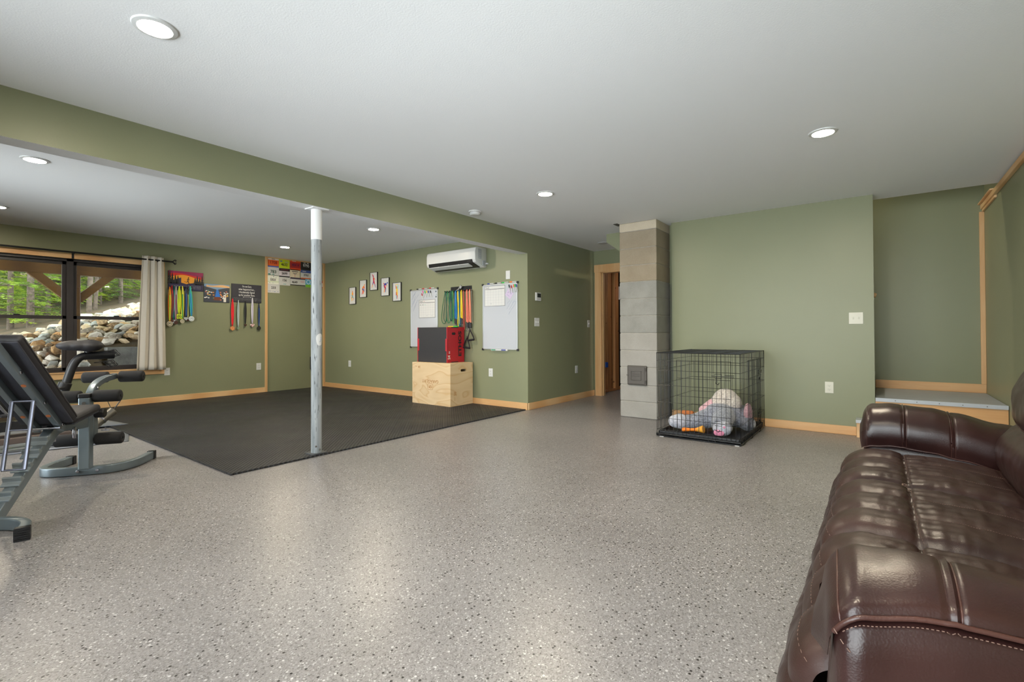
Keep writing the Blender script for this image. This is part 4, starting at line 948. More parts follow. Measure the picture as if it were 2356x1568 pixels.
def handle(y, z, label, rot=0.0):
    X = frame2((XA-.05, y, z), (0, -1, 0), (0, 0, 1)) @ Matrix.Rotation(rot, 4, 'Z')
    t = thing('exercise_stirrup', (XA-.05, y, z), label, 'handle', 'black handles hanging below the coral bands')
    obj('grip', cyl(B(), (-.062, -.15, 0), (.062, -.15, 0), .015, seg=14, T=X, bev=.003), M['foam'], t, 50)
    b = B(); sweep(b, [X @ Vector(p) for p in ((-.066, -.15, 0), (-.05, -.10, 0), (0, 0, 0), (.05, -.10, 0), (.066, -.15, 0))], rrect(.022, .003, .001, 1), up=(1, 0, 0)); obj('strap', b, M['black'], t)
    obj('ring', tube(B(), [X @ Vector((.011*math.cos(a), .011+.011*math.sin(a), 0)) for a in [2*PI*i/10 for i in range(10)]], .0025, 6, closed=True), M['chrome'], t, 50)
handle(4.83, 1.10, 'black triangular strap handle, clear of the red box edge', .12)
handle(4.885, .985, 'black strap handle hanging lowest, half hidden by the red box', -.1)
lb_ = thing('loop_band', (5.10, 5.05, 1.145), 'yellow and green rubber loop band lying on top of the red and black box', 'band')
b = B(); sweep(b, [(5.2+.0, 5.16, 1.152), (5.2, 5.05, 1.152)], rrect(.03, .014, .003, 2)); obj('band_half', b, col((236, 196, 20)), lb_)
b = B(); sweep(b, [(5.2, 5.05, 1.152), (5.2, 4.975, 1.152)], rrect(.03, .014, .003, 2)); obj('band_half', b, col((60, 200, 60)), lb_)

# ---- plyometric boxes
wb = thing('plyometric_box', (5.1, 5.2, 0), 'large plywood jump box on the black mat, under the red and black box', 'jump box')
BX0, BX1, BY0, BY1, BZ1 = 4.868, 5.338, 4.80, 5.60, .622
def panel_with_slot(bm, x0, x1, z0, z1, y, t, cx, cz, w, h):
    """flat panel facing -y with a rounded hand hole"""
    k = 7
    up = [(cx+w/2-h/2+h/2*math.cos(a), cz+h/2*math.sin(a)) for a in [PI/2*i/k for i in range(k+1)]] + [(cx-w/2+h/2+h/2*math.cos(a), cz+h/2*math.sin(a)) for a in [PI/2+PI/2*i/k for i in range(k+1)]]
    up = list(reversed(up))
    dn = [(p[0], 2*cz-p[1]) for p in up]
    prism(bm, [(x1, cz), (x1, z1), (x0, z1), (x0, cz)]+up, y, y+t, 'y')
    prism(bm, [(x1, cz), (x1, z0), (x0, z0), (x0, cz)]+dn, y, y+t, 'y')
    return bm
tk = .018
obj('front_panel', box(B(), (BX0, BY0+.0005, .0), (BX0+tk, BY1, BZ1), .0015), M['ply'], wb)
obj('back_panel', box(B(), (BX1-tk, BY0+.0005, .0), (BX1, BY1, BZ1), .0015), M['ply'], wb)
obj('side_panel', panel_with_slot(B(), BX0+tk+.0005, BX1-tk-.0005, 0, BZ1, BY0, tk, 5.135, .515, .115, .036), M['ply'], wb)
obj('side_panel', panel_with_slot(B(), BX0+tk+.0005, BX1-tk-.0005, 0, BZ1, BY1-tk, tk, 5.135, .515, .115, .036), M['ply'], wb)
obj('top_panel', box(B(), (BX0+tk, BY0+tk, BZ1-tk), (BX1-tk, BY1-tk, BZ1)), M['ply'], wb)
obj('bottom_panel', box(B(), (BX0+tk, BY0+tk, .0), (BX1-tk, BY1-tk, tk)), M['ply'], wb)
brn = col((176, 124, 72))
X = frame2((BX0-.0006, (BY0+BY1)/2+.01, .30), (0, -1, 0), (0, 0, 1)) @ Matrix.Rotation(PI, 4, 'Z')
b = B(); text_bm(b, 'GARAGE FIT', .062, X @ Matrix.Translation((0, -.055, 0)), .0004, bold=.0006); obj('lettering', b, brn, wb)
b = B(); sweep(b, [X @ Vector((p[0], p[1]+.025, 0)) for p in rrect(.11, .085, .02, 4)], rrect(.005, .002, .0005, 1), up=X.to_3x3() @ Vector((0, 0, 1)), closed=True)
text_bm(b, 'GF', .055, X @ Matrix.Translation((0, .025, 0)), .0004, bold=.001); obj('logo', b, brn, wb)
X = frame2((BX0-.0006, BY1-.10, .555), (0, -1, 0), (0, 0, 1)) @ Matrix.Rotation(PI, 4, 'Z')
obj('lettering', text_bm(text_bm(B(), '24', .05, X @ Matrix.Translation((-.055, 0, 0)), .0004, bold=.0006), 'INCH', .02, X @ Matrix.Translation((.02, -.008, 0)), .0004), brn, wb)
X = frame2((4.965, BY0-.0006, .16), (1, 0, 0), (0, 0, 1)) @ Matrix.Rotation(PI/2, 4, 'Z')
obj('lettering', text_bm(text_bm(B(), '20', .06, X @ Matrix.Translation((.03, 0, 0)), .0004, bold=.0006), 'INCH', .02, X @ Matrix.Translation((-.045, .01, 0)), .0004), brn, wb)

eb = thing('plyometric_box', (5.15, 5.28, BZ1), 'red and black foam jump box marked 24 IN, standing on the plywood box', 'jump box')
EX0, EX1, EY0, EY1, EZ0, EZ1 = 4.968, 5.325, 4.968, 5.588, BZ1+.001, 1.140
redv = plain('red_vinyl', (176, 32, 44), .45, bump=.2, bscale=300); blkv = plain('black_grip_vinyl', (44, 44, 48), .7, bump=.5, bscale=350)
obj('body', box(B(), (EX0, EY0+.004, EZ0), (EX1, EY1-.004, EZ1), .004), blkv, eb)
for (ya, yb, yt) in ((EY0-.006, EY0+.012, -1), (EY1-.012, EY1+.006, 1)):
    b = B()
    if yt < 0: panel_with_slot(b, EX0-.001, EX1+.001, EZ0, EZ1+.001, ya, .012, 5.105, 1.045, .085, .036)
    else: box(b, (EX0-.001, EY1-.006, EZ0), (EX1+.001, EY1+.006, EZ1+.001))
    sp_ = obj('side_panel', b, redv, eb)
    b = B(); zt = (EZ0+EZ1)/2
    y_in = (ya+.035) if yt < 0 else (EY1-.03)
    box(b, (EX0-.004, min(ya, y_in), zt-.09), (EX0+.01, max(ya+.012, y_in) if yt < 0 else EY1+.008, zt+.09), .003)
    obj('tab', b, redv, sp_)
    if yt < 0:
        b = B(); box(b, (5.05, ya-.0004, EZ1-.014), (5.20, ya+.03, EZ1+.002), .002); box(b, (5.05, ya-.0004, EZ0), (5.20, ya+.02, EZ0+.014), .002); obj('notch', b, blkv, sp_)
        obj('hand_hole', box(B(), (5.06, EY0+.0035, 1.024), (5.15, EY0+.0045, 1.066)), M['ink'], sp_)
        X = frame2((5.235, ya-.0006, .895), (1, 0, 0), (0, 0, 1)) @ Matrix.Rotation(PI/2, 4, 'Z')
        obj('lettering', text_bm(B(), 'ETHOS', .085, X @ Matrix.Translation((.0, 0, 0)), .0005, bold=.0035, sx=1.42), M['ink'], sp_)
        X = frame2((5.003, ya-.0006, .70), (1, 0, 0), (0, 0, 1)) @ Matrix.Rotation(PI/2, 4, 'Z')
        obj('lettering', text_bm(text_bm(B(), '24', .062, X @ Matrix.Translation((.0, -.004, 0)), .0005, bold=.002), 'IN', .034, X @ Matrix.Translation((.072, -.010, 0)), .0005, bold=.0016), M['paper'], sp_)


# dark pouch mostly hidden by the steel post
o = obj('hanging_pouch', box(B(), (5.046, YW-.05, .355), (5.17, YW-.002, .615), .02, seg=4), M['black'], None, 50); tag(o, 'small black pouch on the wall, mostly hidden behind the steel post', 'pouch')
b = B(); prism(b, [(1.585, 3.835), (5.335, 3.835), (5.335, 8.755), (1.585, 8.755)], .0005, .014, 'z', bev=.002)
mat_ = obj('rubber_floor_mat', b, M['rubber']); tag(mat_, 'large black textured rubber mat covering the gym floor up to the walls', 'floor mat')
b = B(); prism(b, [(-.90, 7.02), (1.575, 7.02), (1.575, 8.755), (-.90, 8.755)], .0005, .014, 'z', bev=.002)
tag(obj('rubber_floor_mat', b, M['rubber']), 'dark rubber mat strip under the window behind the exercise bike', 'floor mat')
def floppy(name, corners, z, label, wave=.008, seed=1):
    b = B(); (a, c_, d, e) = [Vector((p[0], p[1], 0)) for p in corners]; rr = random.Random(seed); p1, p2 = rr.uniform(0, 6), rr.uniform(0, 6)
    def f(u, v):
        p = (a*(1-u)+c_*u)*(1-v)+(e*(1-u)+d*u)*v
        return (p.x, p.y, z+max(0, wave*(math.sin(9*u+p1)*math.cos(5*v+p2))*(4*(v-.5)**2)))
    grid(b, f, 30, 16); o = obj(name, b, M['grey_mat'], None, 60); m = o.modifiers.new('t', 'SOLIDIFY'); m.thickness = .006; m.offset = -1
    return tag(o, label, 'exercise mat')
floppy('exercise_mat', [(-.60, 6.36), (1.49, 5.88), (1.66, 6.55), (-.45, 7.0)], .0075, 'light grey exercise mat with a wavy front edge under the exercise bike', .010)
floppy('exercise_mat', [(.55, 7.10), (1.745, 6.90), (1.64, 7.62), (.62, 7.70)], .021, 'light grey exercise mat lying with one corner over the black rubber mat', .003, 4)
# ================================================================== WEIGHT BENCH (local: x runs to the rear foot, y to the right of the picture)
BA = math.atan2(-.831, -.556)
NT = plain('light_steel_bracket', (150, 160, 166), .3, .5)
wbn = thing('weight_bench', (.93, 4.68, 0), 'grey steel weight bench with an inclined black back pad and foam leg rollers', 'weight bench', rz=BA)
SG = M['steel_grey']
def P_(name, bm, mat, parent=wbn, smooth=None): return obj(name, bm, mat, parent, smooth, world=False)
sq = lambda w, h, r=.006: rrect(w, h, r, 3)
path = spline([(-.475, -.285, .034), (-.30, -.315, .034), (-.16, -.318, .034), (-.085, -.27, .034), (-.06, -.16, .034), (-.055, 0, .034), (-.065, .11, .034), (-.115, .19, .034), (-.24, .245, .034), (-.46, .268, .034)], 5)
fb = P_('front_base', sweep(B(), path, sq(.045, .062)), SG, smooth=40)
for p, q_ in ((path[0], path[1]), (path[-1], path[-2])):
    d = (Vector(p)-Vector(q_)).normalized(); b = B()
    sweep(b, [Vector(p)-d*.03, Vector(p)+d*.004], sq(.055, .068, .004))
    for k in range(6): sweep(b, [Vector(p)+d*.003+Vector((0, 0, -.026+.0105*k)), Vector(p)+d*.010+Vector((0, 0, -.026+.0105*k))], rrect(.05, .005, .001, 1))
    P_('end_cap', b, M['black'], fb)
for v in (-.06, .06): P_('bolt', cyl(B(), (-.034, v, .036), (-.022, v, .036), .011, seg=16, bev=.003), M['chrome'], fb, 40)
pst = P_('upright_post', box(B(), (-.032, -.035, .06), (.032, .035, .585), .006), SG)
P_('post_cap', box(B(), (-.034, -.037, .585), (.034, .037, .615), .006), M['black'], pst)
b = B(); cyl(b, (.030, 0, .545), (.034, 0, .545), .012, seg=16); P_('pin_hole', b, M['iron'], pst, 40)
rail = [(.02, 0, .405), (.14, 0, .412), (.30, 0, .432), (.40, 0, .428), (.46, 0, .405), (.52, 0, .360), (.75, 0, .200), (1.0, 0, .030)]
rail_s = spline(rail[:6], 5)+[Vector(rail[6]), Vector(rail[7])]
mr = P_('main_rail', sweep(B(), rail_s, sq(.055, .072)), SG, smooth=40)
sd = Vector((1.0-.52, 0, .030-.360)).normalized(); sn = Vector((-sd.z, 0, sd.x)); sn = sn if sn.z > 0 else -sn
for k in range(5):
    c = Vector((.52, 0, .36))+sd*(.035+.105*k)+sn*.036
    b = B(); T = Matrix(((sd.x, 0, sn.x, c.x), (0, 1, 0, 0), (sd.z, 0, sn.z, c.z), (0, 0, 0, 1)))
    prism(b, [(-.034, 0), (.026, 0), (.022, .010), (-.004, .010), (-.012, .034), (-.022, .036), (-.034, .012)], -.043, .043, 'y', T=T, bev=.0015)
    P_('notch', b, NT, mr)
path = spline([(1.26, -.27, .034), (1.14, -.215, .034), (1.06, -.12, .034), (1.035, 0, .034), (1.06, .12, .034), (1.14, .215, .034), (1.262, .262, .034)], 6)
rb_ = P_('rear_base', sweep(B(), path, sq(.045, .062)), SG, smooth=40)
for p, q_ in ((path[0], path[1]), (path[-1], path[-2])):
    d = (Vector(p)-Vector(q_)).normalized(); b = B()
    sweep(b, [Vector(p)-d*.03, Vector(p)+d*.004], sq(.062, .068, .004))
    for k in range(6): sweep(b, [Vector(p)+d*.003+Vector((0, 0, -.026+.0105*k)), Vector(p)+d*.010+Vector((0, 0, -.026+.0105*k))], rrect(.056, .005, .001, 1))
    P_('end_cap', b, M['black'], rb_)
def pad(T, L, Wd, th, nm, mats):
    b = B(); box(b, (0, -Wd/2, 0), (L, Wd/2, th), .022, T=T, seg=4)
    o = P_(nm, b, mats[0], smooth=50)
    b = B(); box(b, (.010, -Wd/2+.010, -.007), (L-.010, Wd/2-.010, .003), .004, T=T); P_('backing_board', b, mats[1], o)
    b = B(); tube(b, [T @ Vector(p) for p in ((.02, -Wd/2-.001, th*.55), (L-.02, -Wd/2-.001, th*.55), (L+.001, -Wd/2+.02, th*.55), (L+.001, Wd/2-.02, th*.55), (L-.02, Wd/2+.001, th*.55), (.02, Wd/2+.001, th*.55))], .003, 6); P_('piping', b, mats[0], o, 60)
    return o
pd = Vector((.58, 0, .54)).normalized(); pn = Vector((-pd.z, 0, pd.x))
T = Matrix(((pd.x, 0, pn.x, .475), (0, 1, 0, 0), (pd.z, 0, pn.z, .475), (0, 0, 0, 1)))
bp = pad(T, .80, .29, .058, 'back_pad', (M['vinyl'], M['underside']))
s_d = Vector((-1, 0, .10)).normalized(); s_n = Vector((.10, 0, 1)).normalized()
T = Matrix(((s_d.x, 0, s_n.x, .46), (0, -1, 0, 0), (s_d.z, 0, s_n.z, .462), (0, 0, 0, 1)))
sp = pad(T, .36, .27, .052, 'seat_pad', (M['vinyl'], M['underside']))
for s in (-1, 1):
    a = Vector((.455, s*.062, .435)); c = Vector((1.10, s*.062, .995))
    po_ = P_('pad_tube', sweep(B(), [a, c], sq(.034, .040, .004)), SG, bp)
    for k in (.06, .36, .72):
        m_ = a+(c-a)*k
        P_('bolt', cyl(B(), m_+Vector((0, s*.016, 0)), m_+Vector((0, s*.024, 0)), .011, seg=14, bev=.003), M['chrome'], bp, 40)
    for k in (.22, .60):
        m_ = a+(c-a)*k-Vector((pn.x, 0, pn.z))*.0195
        P_('sticker', cyl(B(), m_, m_-Vector((pn.x, 0, pn.z))*.003, .012, seg=14), col((206, 120, 70), .5), bp)
b = B()
for s in (-1, 1): sweep(b, [(.735, s*.05, .655), (.817, s*.05, .268)], sq(.012, .020, .003), up=(0, 1, 0))
tube(b, [(.735, -.056, .655), (.735, .056, .655)], .0075, 10); tube(b, [(.77, -.045, .49), (.77, .045, .49)], .006, 10); tube(b, [(.817, -.056, .268), (.817, .056, .268)], .006, 10)
P_('support_strut', b, M['strut'], smooth=40)
P_('hinge_pin', tube(B(), [(.52, -.085, .452), (.52, .085, .452)], .010, 10), M['chrome'], smooth=40)
for v, u in ((-.035, .33), (.035, .24)):
    P_('hook', box(B(), (u-.006, v-.010, .33), (u+.006, v+.010, .41), .006, seg=3), M['chrome'], smooth=40)
# leg developer
la = P_('lever_arm', box(B(), (-.125, -.026, .225), (-.055, .026, .50), .006), SG)
P_('pivot_cover', cyl(B(), (-.085, -.07, .455), (-.085, .085, .455), .036, seg=24, bev=.008), M['black'], la, 40)
path = spline([(-.045, 0, .56), (-.07, 0, .615), (-.14, 0, .665), (-.27, 0, .695), (-.46, 0, .706)], 6)
ca = P_('upper_arm', sweep(B(), path, sq(.045, .045)), SG, smooth=40)
b = B(); box(b, (-.40, -.018, .712), (-.36, .018, .728), .003); P_('arm_lock', b, M['black'], ca)
P_('bolt', cyl(B(), (-.11, .023, .64), (-.11, .034, .64), .012, seg=14, bev=.003), M['chrome'], ca, 40)
for nm, u, z in (('r1', -.45, .700), ('r2', -.02, .590), ('r3', -.055, .265)):
    b = B(); cyl(b, (u, -.211, z), (u, .211, z), .010, seg=14); P_('roller_bar', b, M['black_metal'], smooth=40)
    for s in (-1, 1): P_('roller_pad', cyl(B(), (u, s*.037, z), (u, s*.208, z), .045, seg=28, bev=.014), M['foam'], smooth=50)

# ================================================================== EXERCISE BIKE
YBk = 6.30
eb_ = thing('exercise_bike', (.8, YBk, 0), 'dark exercise bike with an oval saddle and bottle cages in front of the window', 'exercise bike')
b = B(); ball(b, (1.27, YBk, .940), (.118, .12, .060), 24); ball(b, (1.15, YBk, .944), (.128, .075, .050), 24); ball(b, (1.20, YBk, .942), (.12, .10, .052), 24)
sdl = obj('saddle', b, M['vinyl'], eb_, 70)
rm = sdl.modifiers.new('r', 'REMESH'); rm.mode = 'VOXEL'; rm.voxel_size = .007; rm.use_smooth_shade = True
sm_ = sdl.modifiers.new('s', 'SMOOTH'); sm_.iterations = 8
b = B(); tube(b, [(1.11, YBk-.02, .925), (1.18, YBk-.02, .905), (1.27, YBk-.02, .905), (1.31, YBk-.03, .93)], .0045, 8); tube(b, [(1.11, YBk+.02, .925), (1.18, YBk+.02, .905), (1.27, YBk+.02, .905), (1.31, YBk+.03, .93)], .0045, 8); obj('saddle_rail', b, M['chrome'], sdl, 60)
b = B(); cyl(b, (1.262, YBk, .84), (1.262, YBk, .90), .026, seg=20, bev=.004); obj('saddle_clamp', b, M['black'], eb_, 40)
path = spline([(1.085, YBk, .50), (1.115, YBk, .62), (1.15, YBk, .74), (1.19, YBk, .81), (1.25, YBk, .838), (1.42, YBk, .842)], 8)
obj('seat_post', tube(B(), path, .036, 24), M['black'], eb_, 50)
b = B(); tube(b, [(1.235, YBk, .838), (1.30, YBk, .84), (1.47, YBk, .842)], .040, 20); obj('seat_slider', b, M['black_metal'], eb_, 50)
b = B(); cyl(b, (1.078, YBk, .515), (1.100, YBk, .585), .052, seg=28, bev=.008); obj('collar', b, M['black'], eb_, 50)
b = B(); tube(b, [(1.085, YBk-.045, .545), (1.02, YBk-.06, .530), (.995, YBk-.06, .525)], .012, 10); tube(b, [(1.000, YBk-.06, .525), (.994, YBk-.06, .62)], .010, 10); obj('adjuster_lever', b, M['black'], eb_, 50)
b = B(); cyl(b, (1.075, YBk, .50), (1.00, YBk, .22), .044, seg=24); obj('seat_tube', b, M['black'], eb_, 40)
for (x0, z0) in ((1.38, .905), (1.36, .80)):
    b = B()
    rg = lambda c, r, zz: [(c[0]+r*math.cos(a), YBk+r*math.sin(a), zz+.35*r*math.cos(a)) for a in [2*PI*i/16 for i in range(16)]]
    for k in range(3): tube(b, rg((x0+.085+.022*k-.02, 0), .036, z0-.02-.028*k), .0032, 5, closed=True)
    for i in range(6):
        a = 2*PI*i/6; tube(b, [(x0+.065+.036*math.cos(a), YBk+.036*math.sin(a), z0-.02+.0126*math.cos(a)), (x0+.109+.036*math.cos(a), YBk+.036*math.sin(a), z0-.076+.0126*math.cos(a))], .0032, 5)
    tube(b, [(x0-.05, YBk-.01, z0-.03), (x0+.04, YBk-.01, z0-.018), (x0+.07, YBk-.03, z0-.02)], .003, 6); tube(b, [(x0-.05, YBk+.01, z0-.035), (x0+.04, YBk+.01, z0-.04), (x0+.09, YBk+.03, z0-.06)], .003, 6)
    obj('bottle_cage', b, M['black_metal'], eb_, 60)
taupe = col((88, 76, 72), .45)
b = B(); sweep(b, [(1.02, YBk, .22), (.10, YBk, .22)], sq(.07, .09)); obj('main_beam', b, M['black'], eb_)
b = B()
for y in (YBk-.11, YBk+.11): sweep(b, [(1.12, y, .10), (-.25, y, .10)], sq(.05, .055))
obj('lower_rail', b, taupe, eb_)
for x in (-.22, 1.08):
    b = B(); sweep(b, [(x, YBk-.28, .048), (x, YBk+.28, .048)], sq(.06, .05)); st_ = obj('stabiliser', b, M['black'], eb_)
    for s in (-1, 1): obj('foot', box(B(), (x-.035, YBk+s*.26-.03, .0135), (x+.035, YBk+s*.26+.03, .05), .006), M['black'], st_)
fl = obj('flywheel', lathe(B(), [(0, -.02), (.20, -.02), (.23, -.03), (.25, -.03), (.25, .03), (.23, .03), (.20, .02), (0, .02)], seg=48, T=Matrix.Translation((.15, YBk, .48)) @ Matrix.Rotation(PI/2, 4, 'X')), M['black_metal'], eb_, 40)
b = B(); prism(b, [(.05, .22), (.12, .22), (.20, .80), (.14, .80)], YBk+.04, YBk+.07, 'y'); prism(b, [(.05, .22), (.12, .22), (.20, .80), (.14, .80)], YBk-.07, YBk-.04, 'y'); obj('fork', b, M['black'], eb_)
b = B(); prism(b, [(.62+.16*math.cos(a), .47+.16*math.sin(a)) for a in [2*PI*i/32 for i in range(32)]], YBk-.035, YBk+.035, 'y', bev=.008); obj('chain_guard', b, M['black'], eb_, 40)
b = B(); sweep(b, [(.62, YBk-.05, .47), (.70, YBk-.05, .33)], sq(.02, .025)); sweep(b, [(.62, YBk+.05, .47), (.54, YBk+.05, .61)], sq(.02, .025)); cr_ = obj('crank', b, M['chrome'], eb_)
for x, y, z in ((.70, YBk-.10, .33), (.54, YBk+.10, .61)): obj('pedal', box(B(), (x-.05, y-.045, z-.012), (x+.05, y+.045, z+.012), .005), M['black'], cr_)
b = B(); cyl(b, (.17, YBk, .74), (.20, YBk, 1.08), .032, seg=20); obj('handlebar_post', b, M['black'], eb_, 40)
b = B(); tube(b, spline([(.42, YBk-.22, 1.14), (.26, YBk-.20, 1.10), (.20, YBk, 1.08), (.26, YBk+.20, 1.10), (.42, YBk+.22, 1.14)], 6), .016, 12); obj('handlebar', b, M['foam'], eb_, 50)

# grey metal cylinder with clamps on the mat behind the bench
hc = thing('hydraulic_cylinder', (1.50, 6.75, .022), 'grey metal cylinder with bright clamp rings and thin rods on the mats', 'cylinder')
A_, C_ = Vector((1.36, 6.62, .07)), Vector((1.56, 6.70, .215)); dr = (C_-A_).normalized()
obj('barrel', cyl(B(), A_, C_, .045, seg=28, bev=.006), M['gripgrey'], hc, 40)
b = B()
for k in (.02, .42): sweep(b, [A_+(C_-A_)*k, A_+(C_-A_)*(k+.06)], circ(.049, 28))
obj('clamp_ring', b, M['chrome'], hc, 40)
b = B(); ball(b, A_+dr*.0+Vector((0, 0, .05)), .010, 12); ball(b, A_+dr*.10+Vector((0, -.02, .055)), .010, 12); obj('clamp_screw', b, M['chrome'], hc, 60)
b = B(); tube(b, [C_+Vector((-.02, 0, .03)), C_+Vector((-.05, 0, .115))], .004, 6); tube(b, [C_+Vector((.01, 0, .02)), C_+Vector((.065, 0, .11))], .006, 6); obj('rod', b, M['iron'], hc, 60)
b = B()
for x, y in ((1.36, 6.56), (1.47, 6.60)): tube(b, [(x, y, .06), (x+.004, y, .023)], .006, 8); tube(b, [(x-.03, y+.02, .028), (x+.03, y-.02, .028)], .005, 8)
obj('stand', b, M['chrome'], hc, 60)
# power cord over the front edge of the mat
pts = spline([(.35, 6.02, .022), (.62, 6.06, .024), (.80, 6.02, .026), (.92, 6.09, .026), (1.06, 6.10, .026), (1.15, 6.22, .026), (1.05, 6.30, .026)], 8)
tag(obj('power_cord', tube(B(), pts, .0035, 6), M['black'], None, 60), 'thin black cord curling over the grey mat under the exercise bike', 'cord')
# ================================================================== DOG CRATE
CX0, CX1, CY0, CY1, CH = 4.80, 5.955, 1.02, 1.805, .845
dc = thing('dog_crate', ((CX0+CX1)/2, (CY0+CY1)/2, 0), 'black wire dog crate between the chimney column and the green wall', 'dog crate')
BM = M['black_metal']; rw = .0018
def wires(bm, A, ux, uz, w, h, vs, hs, r=rw, frame=.0032):
    A, ux, uz = Vector(A), Vector(ux), Vector(uz); nrm = ux.cross(uz)
    for u in vs: tube(bm, [A+ux*u, A+ux*u+uz*h], r, 5)
    for v in hs: tube(bm, [A+uz*v+nrm*.003, A+uz*v+ux*w+nrm*.003], r*1.15, 5)
    tube(bm, [A, A+ux*w, A+ux*w+uz*h, A+uz*h], frame, 6, closed=True)
def lin_(a, c, n): return [a+(c-a)*i/(n-1) for i in range(n)]
HS = [.07, .19, .35, .52, .67, .765]
W_c, D_c = CX1-CX0, CY1-CY0
zb = .012
b = B(); wires(b, (CX0, CY1, zb), (0, -1, 0), (0, 0, 1), D_c, CH-zb, lin_(.0, D_c, 20), [h-zb for h in HS]); obj('front_panel', b, BM, dc, 60)
b = B(); wires(b, (CX1, CY1, zb), (0, -1, 0), (0, 0, 1), D_c, CH-zb, lin_(.0, D_c, 20), [h-zb for h in HS]); obj('back_panel', b, BM, dc, 60)
for y in (CY0, CY1):
    b = B(); wires(b, (CX0, y, zb), (1, 0, 0), (0, 0, 1), W_c, CH-zb, lin_(.0, W_c, 29), [h-zb for h in HS]); obj('side_panel', b, BM, dc, 60)
b = B()
for x in lin_(CX0, CX1, 29): tube(b, [(x, CY0, CH), (x, CY1, CH)], rw, 5)
for y in lin_(CY0, CY1, 5): tube(b, [(CX0, y, CH+.003), (CX1, y, CH+.003)], rw*1.2, 5)
tube(b, [(CX0, CY0, CH), (CX1, CY0, CH), (CX1, CY1, CH), (CX0, CY1, CH)], .0035, 6, closed=True)
obj('top_panel', b, BM, dc, 60)
b = B(); tx = (CX0+.012, CX1-.012, CY0+.012, CY1-.012)
box(b, (tx[0], tx[2], .022), (tx[1], tx[3], .030))
for lo, hi in (((tx[0], tx[2]), (tx[0]+.012, tx[3])), ((tx[1]-.012, tx[2]), (tx[1], tx[3])), ((tx[0], tx[2]), (tx[1], tx[2]+.012)), ((tx[0], tx[3]-.012), (tx[1], tx[3]))): box(b, (lo[0], lo[1], .022), (hi[0], hi[1], .058), .004)
obj('tray', b, M['black'], dc)
b = B()
for y in (CY0-.004, CY1+.004): tube(b, [(CX0-.004, y, .014), (CX1, y, .014)], .005, 8)
tube(b, [(CX0-.008, CY0-.004, .03), (CX0-.008, CY1+.004, .03)], .009, 10); tube(b, [(CX0-.006, CY0, .008), (CX0-.006, CY1, .008)], .005, 8); obj('base_frame', b, BM, dc, 60)
b = B()
for y in (1.30, 1.24): tube(b, [(CX0-.010, y, .012), (CX0-.016, y, .03), (CX0-.010, y, .058)], .003, 6)
for x in (4.85, 5.2, 5.6): tube(b, [(x, CY0-.010, .005), (x+.03, CY0-.02, .012), (x+.03, CY0-.012, .05)], .0025, 6)
obj('tray_clip', b, BM, dc, 60)
def door(A, ux, uz, w, h, ox):
    A, ux, uz, n_ = Vector(A), Vector(ux), Vector(uz), Vector(ox)
    b = B(); wires(b, A+n_*.006, ux, uz, w, h, lin_(0, w, 13), [k for k in (.0, h*.25, h*.5, h*.75)], rw, .003)
    d_ = obj('door', b, BM, dc, 60)
    for z in (.115, .56):
        q_ = A+n_*.012+ux*(w-.11)+uz*z; b = B()
        tube(b, [q_+ux*-.06, q_+ux*.14], .003, 6)
        tube(b, [q_+ux*-.03+uz*.02, q_+ux*.03+uz*.02, q_+ux*.03+uz*-.02, q_+ux*-.03+uz*-.02], .0028, 6, closed=True)
        tube(b, [q_+ux*-.015, q_+ux*-.02+uz*-.07, q_+ux*.0+uz*-.078, q_+ux*.01+uz*-.06], .003, 6)
        tube(b, [q_+ux*.06+uz*.012, q_+ux*.14+uz*.012], .0025, 6); tube(b, [q_+ux*.06+uz*-.012, q_+ux*.14+uz*-.012], .0025, 6)
        obj('latch', b, BM, d_, 60)
door((CX0, 1.60, .075), (0, -1, 0), (0, 0, 1), .50, .70, (-1, 0, 0))
door((5.12, CY0, .075), (1, 0, 0), (0, 0, 1), .60, .70, (0, -1, 0))
for x, y in ((CX0+.02, CY0+.03), (CX0+.02, CY1-.05)):
    obj('foot', box(B(), (x-.03, y-.02, .0), (x+.01, y+.02, .008), .002), M['paper'], dc)

# ------------------------------------------------------------------ plush animal
def plush(name, rgb, rgb2): 
    q = N(name); v = q.coord(); t = q.n('ShaderNodeTexNoise', Scale=55.0, Detail=5.0); q.l(v, t.inputs['Vector'])
    q.set(color=q.ramp(t.outputs[0], [(.35, lin(rgb2)), (.6, lin(rgb))]), rough=.95, sheen=.5); q.bump(t.outputs[0], 1.0, .012); return q.m
PG = plush('grey_plush', (150, 154, 166), (108, 112, 126)); PC = plush('cream_plush', (212, 204, 196), (180, 170, 162)); PW = plush('white_plush', (196, 198, 210), (168, 172, 186)); PP = plush('pink_plush', (226, 184, 192), (200, 150, 162)); PV = col((222, 140, 170), .9)
pl_ = thing('plush_animal', (5.30, 1.36, .031), 'big grey plush animal with white paws and cream tuft slumped in the dog crate', 'plush toy')
def blob(name, balls, mat, parent=pl_, vox=.010):
    b = B()
    for c, r in balls: ball(b, c, r, 20)
    o = obj(name, b, mat, parent, 180); m = o.modifiers.new('r', 'REMESH'); m.mode = 'VOXEL'; m.voxel_size = vox; m.use_smooth_shade = True
    s = o.modifiers.new('s', 'SMOOTH'); s.iterations = 10; return o
def limb(pts, n=5):
    out = []
    for (a, ra), (c, rc_) in zip(pts[:-1], pts[1:]):
        for i in range(n+1): k = i/n; out.append((tuple(a[j]*(1-k)+c[j]*k for j in range(3)), ra*(1-k)+rc_*k))
    return out
